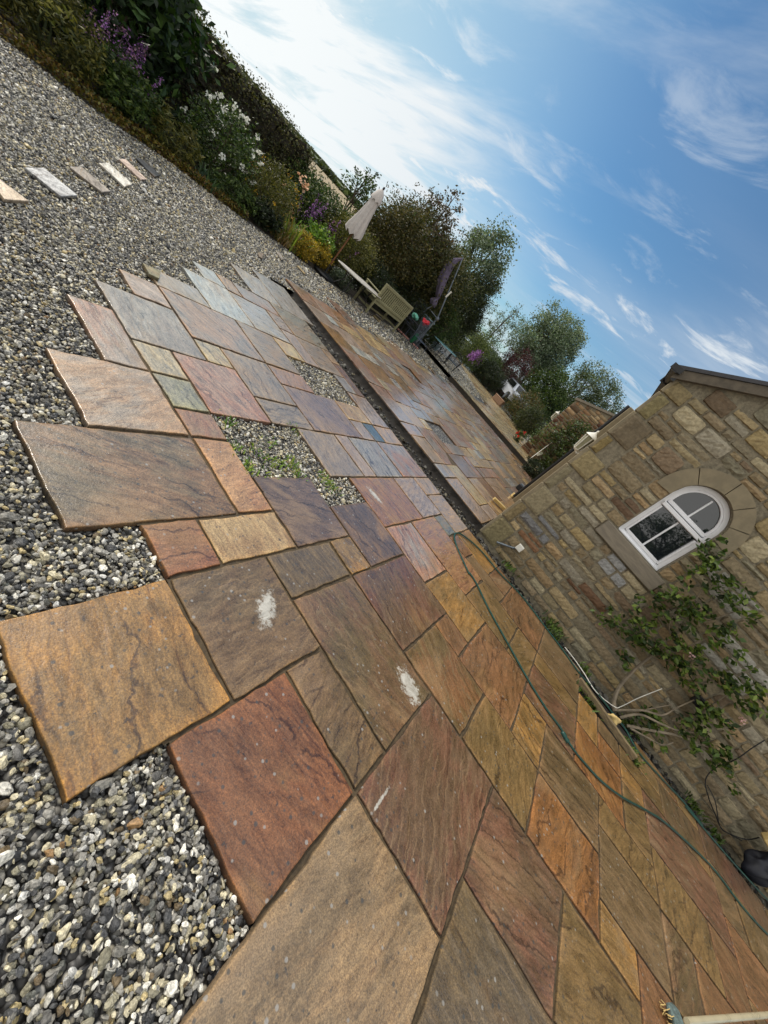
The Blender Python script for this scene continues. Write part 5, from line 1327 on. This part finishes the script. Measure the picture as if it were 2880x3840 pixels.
# climbing rose on the gable
cr = empty('climbing_rose', (2.27, 5.30, 0)); tag(cr, 'straggly climbing rose with grey branches spreading over the house wall below the window', 'climbing rose'); OC = Vector(cr.location)
def wy(q, y=5.38): return ony(q, y) - OC
BR = [[('f710,940', 5.22), ('f700,880', 5.28), ('f740,780', 5.36), ('f830,680', 5.40), ('f940,590', 5.42)], [('f940,590', 5.42), ('f1000,520', 5.42), ('f1080,470', 5.42), ('f1150,400', 5.42), ('f1200,270', 5.42), ('f1260,160', 5.42)],
      [('f720,930', 5.24), ('f850,940', 5.28), ('f950,920', 5.3), ('f1060,900', 5.34)], [('f720,935', 5.22), ('f880,935', 5.22), ('f1000,965', 5.3), ('f1090,920', 5.36), ('f1200,870', 5.42)],
      [('f740,980', 5.2), ('f860,960', 5.22), ('f985,1015', 5.26), ('f1100,1060', 5.3), ('f1270,1080', 5.34)], [('f780,1030', 5.2), ('f960,1065', 5.26), ('f1090,1090', 5.3), ('f1280,1160', 5.34), ('f1380,1220', 5.36)],
      [('f800,1045', 5.2), ('f900,1100', 5.22), ('f1000,1150', 5.24), ('f1070,1135', 5.28)], [('f1150,550', 5.4), ('f1220,510', 5.4), ('f1290,490', 5.38), ('f1340,560', 5.34)], [('f960,590', 5.42), ('f1060,560', 5.4), ('f1150,550', 5.4)],
      [('f1050,460', 5.42), ('f1045,400', 5.4), ('f1075,350', 5.38), ('f1150,300', 5.36), ('f1225,262', 5.32)], [('f710,450', 5.4), ('f790,430', 5.36), ('f700,400', 5.34)], [('f940,590', 5.42), ('f900,560', 5.4), ('f850,500', 5.38), ('f800,440', 5.38)],
      [('f1060,1000', 5.38), ('f1180,990', 5.4), ('f1340,880', 5.4), ('f1460,800', 5.4), ('f1590,770', 5.4)], [('f1260,390', 5.42), ('f1400,340', 5.42), ('f1500,300', 5.42)]]
rr_ = [.022, .009, .008, .010, .012, .014, .009, .008, .007, .007, .005, .007, .008, .006]
for k, bb in enumerate(BR):
    P = smoothpath([wy(q, y) for q, y in bb], 4); MB().tube(P, [1.35 * rr_[k] * (1 - .55 * i / len(P)) for i in range(len(P))], 7).build('branch', M['pale_bark'], cr, True)
LC = ['f1250,50','f1290,20','u1280,1290','u1350,1290','f1330,130','f1420,220','f1450,150','f1250,250','f1060,230','f1100,220','f990,220','f1010,290','f720,360','f680,370','f840,360','f900,400','f830,490','f880,510','f800,600','f1100,500','f1130,320','f1200,330','f1280,310','f1350,450','f1400,480','f1440,410','f1490,330','f1480,260','f1090,610','f1110,700','f1060,560','f1010,590','f1210,600','f1200,680','f1130,760','f1330,740','f1400,730','f1450,790','f1530,740','f1560,800','f1600,860','f1230,1000','f1200,1060','f1180,1100','f1260,1060','f1310,1180','f1380,1230','f1420,1290','f1350,1200','f890,960','f960,980','f940,1010','f800,1000','f760,1040','f840,1060','f1280,1010','f1330,950','f1240,560','f1000,510','f950,560','f1180,420','f1370,540','f1490,900','f1560,960','f1400,1010']
rgen = np.random.default_rng(63); cc = np.array([list(wy(q, 5.34 - .05 * rgen.random())) for q in LC])
cc = np.vstack([cc] + [cc + rgen.normal(size=cc.shape) * np.array([.09, .03, .09]) for _ in range(2)])
foliage('foliage', cr, [leafcloud(cc, .080, 12, .074, [(70,92,36),(52,72,30),(92,112,46),(42,56,27),(112,128,58)], rgen, .55, 0, .1)])
V, F = quads(np.array([list(wy(q, 5.28)) for q in ('f1190,595', 'f1500,1010', 'f1500,990', 'f1185,600')]).repeat(6, 0) + rgen.normal(size=(24, 3)) * .014, .03, rgen, .9); mesh('flowers', V, F, M['petal'], cr, cols=tint(24, [(226,190,186)], rgen))
# planting on the outbuilding and by the side wall
ce = empty('climbing_plant', (-1.9, EY - .1, .15)); tag(ce, 'leafy climbing plant covering the lower wall of the far outbuilding', 'climbing plant'); OE = Vector(ce.location)
cc = np.array([list(ony(q, EY - .2 - .15 * rgen.random()) - OE) for q in ('q960,1190','q1010,1150','q1060,1190','q1100,1230','q1150,1200','q1200,1150','q1050,1260','q1130,1290','q1180,1260','q1240,1290','q1250,1100','q1330,1130','q1380,1130','q1060,1340','q1010,1370','q1120,1390','q1170,1350','q960,1400','q990,1450','q930,1480','q960,1520','q900,1520','q1040,1480','q1100,1440','q1280,1200','q1310,1080','q880,1170','q1000,1540','q920,1580')])
foliage('foliage', ce, [leafcloud(np.vstack([cc, cc + rgen.normal(size=cc.shape) * .15]), .30, 55, .10, GR['mid'] + GR['grey'][:1], rgen, .5)])
stems((0, 0, 0), [tuple(q) for q in cc[:14]], 14, rgen, .02, 2).build('stem', M['bark'], ce)
shrub('small_shrub', 'small dark rounded shrub at the foot of the house side wall', 'shrub', -1.55, 14.9, .42, .5, .55, 'dark', .06, 50, 60, 131)
shrub('potted_red_flower', 'small red flowering plant at the left foot of the far outbuilding', 'flowers', EX0 - .35, 18.6, .22, .25, .5, 'mid', .07, 24, 30, 132, z0=.15, flowers='head', fcols=[(200,60,44)], fn=8, fsize=.07)

# ---- hedge
hg = empty('hedge', (-11.3, 4.0, 0)); tag(hg, 'long dark clipped hedge behind the flower bed', 'hedge'); rgen = np.random.default_rng(81)
V0, F0 = ico(3)
nx, ny, nz = 10, 90, 14; VV = []; FF = []; off = 0
def hedge_face(fn, a, b, disp=.10):
    global off
    A, B = np.meshgrid(np.linspace(0, 1, a), np.linspace(0, 1, b)); P = fn(A, B) + rgen.normal(0, disp * .5, A.shape + (3,)); idx = np.arange(a * b).reshape(b, a)
    VV.append(P.reshape(-1, 3)); FF.append(np.stack([idx[:-1, :-1], idx[:-1, 1:], idx[1:, 1:], idx[1:, :-1]], -1).reshape(-1, 4) + off); off += a * b
HY0, HY1, HH = -10., 4.75, 1.72
hedge_face(lambda A, B: np.stack([.55 + 0 * A, HY0 + (HY1 - HY0) * A, HH * B], -1), 120, 16); hedge_face(lambda A, B: np.stack([.55 - 1.3 * B, HY0 + (HY1 - HY0) * A, HH + 0 * A], -1), 120, 12)
hedge_face(lambda A, B: np.stack([.55 - 1.3 * A, HY1 + 0 * A, HH * B], -1), 12, 16)
mesh('twigs', np.vstack(VV), np.vstack(FF), simple('hedge_twigs', (40,36,26), .95, .4, 20, .8), hg)
n = 52000; A = rgen.uniform(0, 1, n); face = rgen.random(n); Y = HY0 + (HY1 - HY0 + .2) * A
X = np.where(face < .55, .62 + rgen.normal(0, .10, n), .62 - 1.3 * rgen.random(n)); Z = np.where(face < .55, HH * rgen.random(n) ** .9, HH + rgen.normal(.02, .10, n) + .10 * np.sin(Y * 1.7) * np.sin(Y * .6 + 1))
e = rgen.random(n) < .10; Y[e] = HY1 + .05 + rgen.normal(0, .08, e.sum()); X[e] = .62 - 1.3 * rgen.random(e.sum()); Z[e] = HH * rgen.random(e.sum())
V, F = quads(np.stack([X, Y, Z], 1), .062, rgen, .5); tone = (.72 + .5 * (np.sin(Y * 2.3 + Z * 3) * np.sin(Y * 1.1 - Z * 2.1) * .5 + .5)); foliage('foliage', hg, [(V, F, tint(n, [(66,70,42),(78,74,46),(52,58,36),(96,92,52)], rgen) * np.repeat(tone, 4)[:, None])])

# ---- trees
def tree(name, label, base, h, rad, crown_z, pal, leaf, k, per, seed, lean=(0, 0), trunk=.12, limbs=9, cat='tree', crad=None, aspect=.5, group=None, low=False, droop=0, up=.1, inner=.35, trn=True):
    rgen = np.random.default_rng(seed); t = empty(name, base); tag(t, label, cat, group)
    cc_ = np.array([lean[0], lean[1], crown_z]); cl = clumps(cc_, rad, k, rgen, inner); cl[:, 2] = np.maximum(cl[:, 2], .15)
    crad = crad or min(rad) * .30
    foliage('crown', t, [leafcloud(cl, crad, per, leaf, GR[pal] if isinstance(pal, str) else pal, rgen, aspect, up, droop)])
    b = MB(); top = Vector(cc_ + np.array([0, 0, rad[2] * .55])); m = Vector((lean[0] * .3, lean[1] * .3, crown_z * .5))
    b.tube(smoothpath([(0, 0, -.1), m, top], 6), [trunk * (1 - .8 * i / 12) for i in range(13)], 8)
    b.build('trunk', M['bark'], t, True)
    b = MB(); tr = smoothpath([(0, 0, 0), m, top], 6)
    for i in range(limbs):
        s = tr[3 + (i * 7) % 8]; e = Vector(cl[i * 3 % len(cl)]); md = s.lerp(e, .5) + Vector((0, 0, .12 * (e - s).length)); P = smoothpath([s, md, e], 4)
        b.tube(P, [trunk * .42 * (1 - .8 * q / len(P)) for q in range(len(P))], 6)
        for _ in range(3):
            e2 = Vector(cl[rgen.integers(len(cl))]); s2 = P[len(P) // 2]
            if (e2 - s2).length < max(rad) * .8: b.tube([s2, s2.lerp(e2, .5) + Vector((0, 0, .08)), e2], [trunk * .18, trunk * .12, trunk * .05], 5)
    b.build('limbs', M['bark'], t, True)
    return t
def at_(az, r, z=0): v = azel(az, 0, r); return (v.x, v.y, z)
TG = 'trees and large shrubs beyond the seating'
tree('small_tree', 'small open crowned tree left of the closed pale parasol tip', at_(-45.2, 15.5), 3.1, (.62, .62, .78), 2.12, 'mid', .085, 40, 26, 201, trunk=.05, crad=.16, inner=.2)
shrub('leafy_shrub', 'dark green bush at the end of the hedge below the small open tree', 'shrub', *at_(-46.6, 14.8)[:2], .95, .9, 1.62, 'mid', .08, 130, 70, 202)
shrub('leafy_shrub', 'green bush with pale speckles under the small tree right of the hedge end', 'shrub', *at_(-49.8, 13.6)[:2], .75, .8, 1.50, 'mid', .08, 110, 70, 203)
shrub('leafy_shrub', 'yellow green bush directly behind the closed pale parasol canopy', 'shrub', *at_(-43.8, 13.8)[:2], .75, .8, 1.50, 'olive', .07, 110, 70, 204)
tree('bushy_tree', 'brown green dense bushy tree just right of the closed pale parasol', at_(-39.6, 16.2), 3.3, (1.15, 1.15, 1.55), 1.62, [(84,76,42),(68,66,36),(98,88,46),(58,66,32)], .08, 200, 130, 205, trunk=.10, crad=.42)
tree('feathery_tree', 'sparse feathery topped tree with reddish leaves rising above the bushy tree', at_(-36.6, 17.5), 4.4, (1.15, 1.1, 1.45), 3.05, [(92,66,54),(74,70,50),(96,92,80),(64,54,40)], .10, 95, 26, 206, trunk=.07, crad=.22, inner=.25, up=.5)
tree('dense_conifer', 'dark brownish dense hawthorn like tree behind the bench', at_(-35.4, 18.0), 3.8, (1.9, 1.7, 1.80), 1.85, [(78,72,40),(64,66,34),(92,86,44),(50,58,28)], .085, 320, 130, 207, trunk=.16, crad=.5)
tree('dense_conifer', 'dark green dense tree between the bench and the plum parasol', at_(-31.8, 19.5), 3.4, (1.5, 1.5, 1.75), 1.8, [(64,68,32),(48,56,28),(80,80,36),(42,50,26)], .085, 280, 130, 208, trunk=.16, crad=.5)
tree('silver_leaved_tree', 'tall grey green tree with a rounded crown standing above the plum parasol', at_(-29.6, 24), 6.3, (1.5, 1.5, 2.3), 3.9, 'silver', .13, 190, 70, 209, trunk=.14, crad=.40)
tree('dark_pine', 'dark green ragged sided tree right of the plum parasol', at_(-27.4, 22), 4.2, (1.0, 1.0, 2.0), 2.2, [(46,56,30),(36,46,26),(60,68,34)], .095, 190, 110, 210, trunk=.14, crad=.38)
shrub('leafy_shrub', 'mid green conifer like shrub immediately behind the leaning mast', 'shrub', *at_(-29.3, 19)[:2], .9, .9, 2.3, [(56,76,30),(44,62,26),(72,90,36)], .07, 130, 80, 211)
shrub('leafy_shrub', 'dark filler shrub low behind the bench and table', 'shrub', *at_(-38.2, 15.2)[:2], 1.2, 1.0, 1.15, 'dark', .07, 130, 70, 212)
shrub('leafy_shrub', 'dark green shrub low behind the stacked metal chairs', 'shrub', *at_(-33.6, 17.0)[:2], 1.4, 1.0, 1.3, 'dark', .07, 150, 70, 213)
tree('sparse_tree', 'thin sparse leaved tree in the gap left of the tall willow', at_(-22.7, 36), 6.4, (1.6, 1.5, 2.0), 3.9, 'grey', .13, 90, 24, 214, trunk=.09, crad=.30, inner=.2)
shrub('leafy_shrub', 'yellow green rounded shrub beyond the turquoise table', 'shrub', *at_(-24.3, 33)[:2], 2.0, 1.8, 2.9, [(88,100,40),(70,84,34),(104,112,50),(56,68,30)], .11, 170, 80, 215)
shrub('leafy_shrub', 'green shrub with a few pale flowers left of the purple leaved shrub', 'shrub', *at_(-21.0, 34)[:2], 1.6, 1.5, 2.7, 'mid', .11, 130, 70, 216)
spikes('flowering_perennial', 'mauve flowering spray in front of the green shrubs beyond the turquoise table', 'flowers', *at_(-22.0, 31.5)[:2], 12, 1.5, .13, MAUVE, 217, .42, fs=.09, z0=.1)
shrub('purple_leaved_shrub', 'dark purple leaved shrub above the parked car', 'shrub', *at_(-17.6, 35.5)[:2], 1.35, 1.4, 4.2, 'purple', .12, 150, 75, 218)
shrub('leafy_shrub', 'dark shady shrub left of the parked car at the end of the path', 'shrub', *at_(-18.9, 32.6)[:2], 1.3, 1.2, 1.9, 'dark', .10, 120, 70, 219)
tree('willow', 'tall silvery green willow leaning over the purple leaved shrub', at_(-19.0, 42), 9.8, (2.9, 2.4, 3.3), 6.0, 'silver', .17, 300, 75, 220, lean=(1.2, 0), trunk=.24, crad=.55, inner=.2, up=.3)
tree('willow', 'right hand lower part of the tall willow crown against the sky', at_(-15.6, 42), 9.4, (2.0, 1.8, 2.9), 6.4, 'silver', .17, 150, 65, 221, trunk=.18, crad=.5, up=.3)
tree('willow', 'second silvery willow nearest the outbuilding roof', at_(-10.6, 44), 9.8, (2.6, 2.2, 3.2), 5.8, [(100,112,84),(84,96,70),(120,130,104),(64,76,50)], .17, 190, 60, 222, lean=(1.0, 0), trunk=.20, crad=.55, up=.3, inner=.25)
tree('willow', 'feathery right edge willow bough above the outbuilding parapet', at_(-6.6, 44), 9.2, (2.2, 1.8, 3.3), 5.4, [(100,112,84),(84,96,70),(120,130,104),(64,76,50)], .17, 130, 50, 223, trunk=.14, crad=.45, up=.3, inner=.2)
tree('leafy_tree', 'mid green leafy tree between the two willows behind the car', at_(-12.4, 38), 5.6, (2.6, 2.0, 2.4), 2.9, 'mid', .17, 240, 80, 224, trunk=.16, crad=.5)
shrub('leafy_shrub', 'reddish tipped green shrub beside the parked car', 'shrub', *at_(-12.5, 29)[:2], 1.15, 1.1, 2.2, [(84,84,40),(66,76,34),(110,84,48),(54,64,30)], .10, 120, 80, 225, z0=.1)
shrub('leafy_shrub', 'dark green spreading shrub at the left foot of the outbuilding', 'shrub', *at_(-11.0, 26)[:2], .85, .9, 1.7, [(52,62,30),(40,50,26),(74,80,36)], .09, 100, 80, 226, z0=.1)
shrub('leafy_shrub', 'large shadowed shrub mass behind the car and under the willows', 'shrub', *at_(-16.3, 38.5)[:2], 2.6, 1.4, 2.6, 'dark', .12, 150, 70, 227)
shrub('leafy_shrub', 'shadowed shrub behind the outbuilding wall top', 'shrub', *at_(-9.6, 38)[:2], 2.2, 1.4, 3.1, 'dark', .12, 140, 70, 228)
# the garden behind the camera, seen mirrored in the window
for i_ in range(7):
    tree('garden_tree', ['round headed', 'tall', 'spreading', 'low bushy', 'leaning', 'broad', 'slender'][i_] + ' tree on the lawn behind the camera, mirrored in the arched window', (-9 + i_ * 3.4, -11 - (i_ % 3), 0), 3.2 + (i_ % 3) * .5, (1.7, 1.6, 1.5 + .2 * (i_ % 3)), 1.7, 'mid', .10, 110, 90, 300 + i_, trunk=.14, crad=.5)
# ---- far fields and hills
def polar(name, az0, az1, prof, mat, rough=0.0, seed=0):
    rg_ = np.random.default_rng(seed); n = 90; V = []; F = []
    for i in range(n + 1):
        az = az0 + (az1 - az0) * i / n
        for r, el in prof: j = rg_.normal() * rough * (1 if el > -1 else 0); v = azel(az, el + j, r); V.append(tuple(v))
    m = len(prof)
    for i in range(n):
        for j in range(m - 1): F.append((i * m + j, (i + 1) * m + j, (i + 1) * m + j + 1, i * m + j + 1))
    return tag(mesh(name, V, F, mat, smooth=True), kind='structure')
M['wheat'] = simple('ripe_field', (150, 134, 104), .95, .08, .2, 0); M['pasture'] = simple('pasture', (74, 84, 44), .95, .25, .06, 0); M['ridge'] = simple('far_ridge', (58, 68, 50), .95, .2, .05, 0)
polar('field', -100, -34, [(30, -3.2), (50, -1.0), (110, .15), (170, .75)], M['wheat'])
polar('pasture', -100, -34, [(172, .2), (175, .70), (300, 1.05), (420, 1.25)], M['pasture'])
polar('hills', -100, 30, [(430, .2), (440, 1.1), (700, 1.45), (720, .5)], M['ridge'], .03, 3)
rgen = np.random.default_rng(88); n = 26000; az = rgen.uniform(-72, -34, n); u = rgen.random(n)
R_ = np.where(u < .62, 172 + rgen.normal(0, 3, n), 425 + rgen.normal(0, 5, n)); el = np.where(u < .62, .62 + .5 * rgen.random(n) * (1 + .4 * np.sin(az * 1.9)), 1.2 + .22 * rgen.random(n))
P = np.stack([R_ * np.sin(np.radians(az)), R_ * np.cos(np.radians(az)), CH + R_ * np.tan(np.radians(el))], 1)
V, F = quads(P, 1.5, rgen, .9); tag(mesh('woodland', V, F, M['leaf'], cols=tint(n, [(56,66,34),(44,54,30),(72,82,42)], rgen)), 'belt of distant trees and hedgerows between the field and the ridge', 'woodland', kind='stuff')
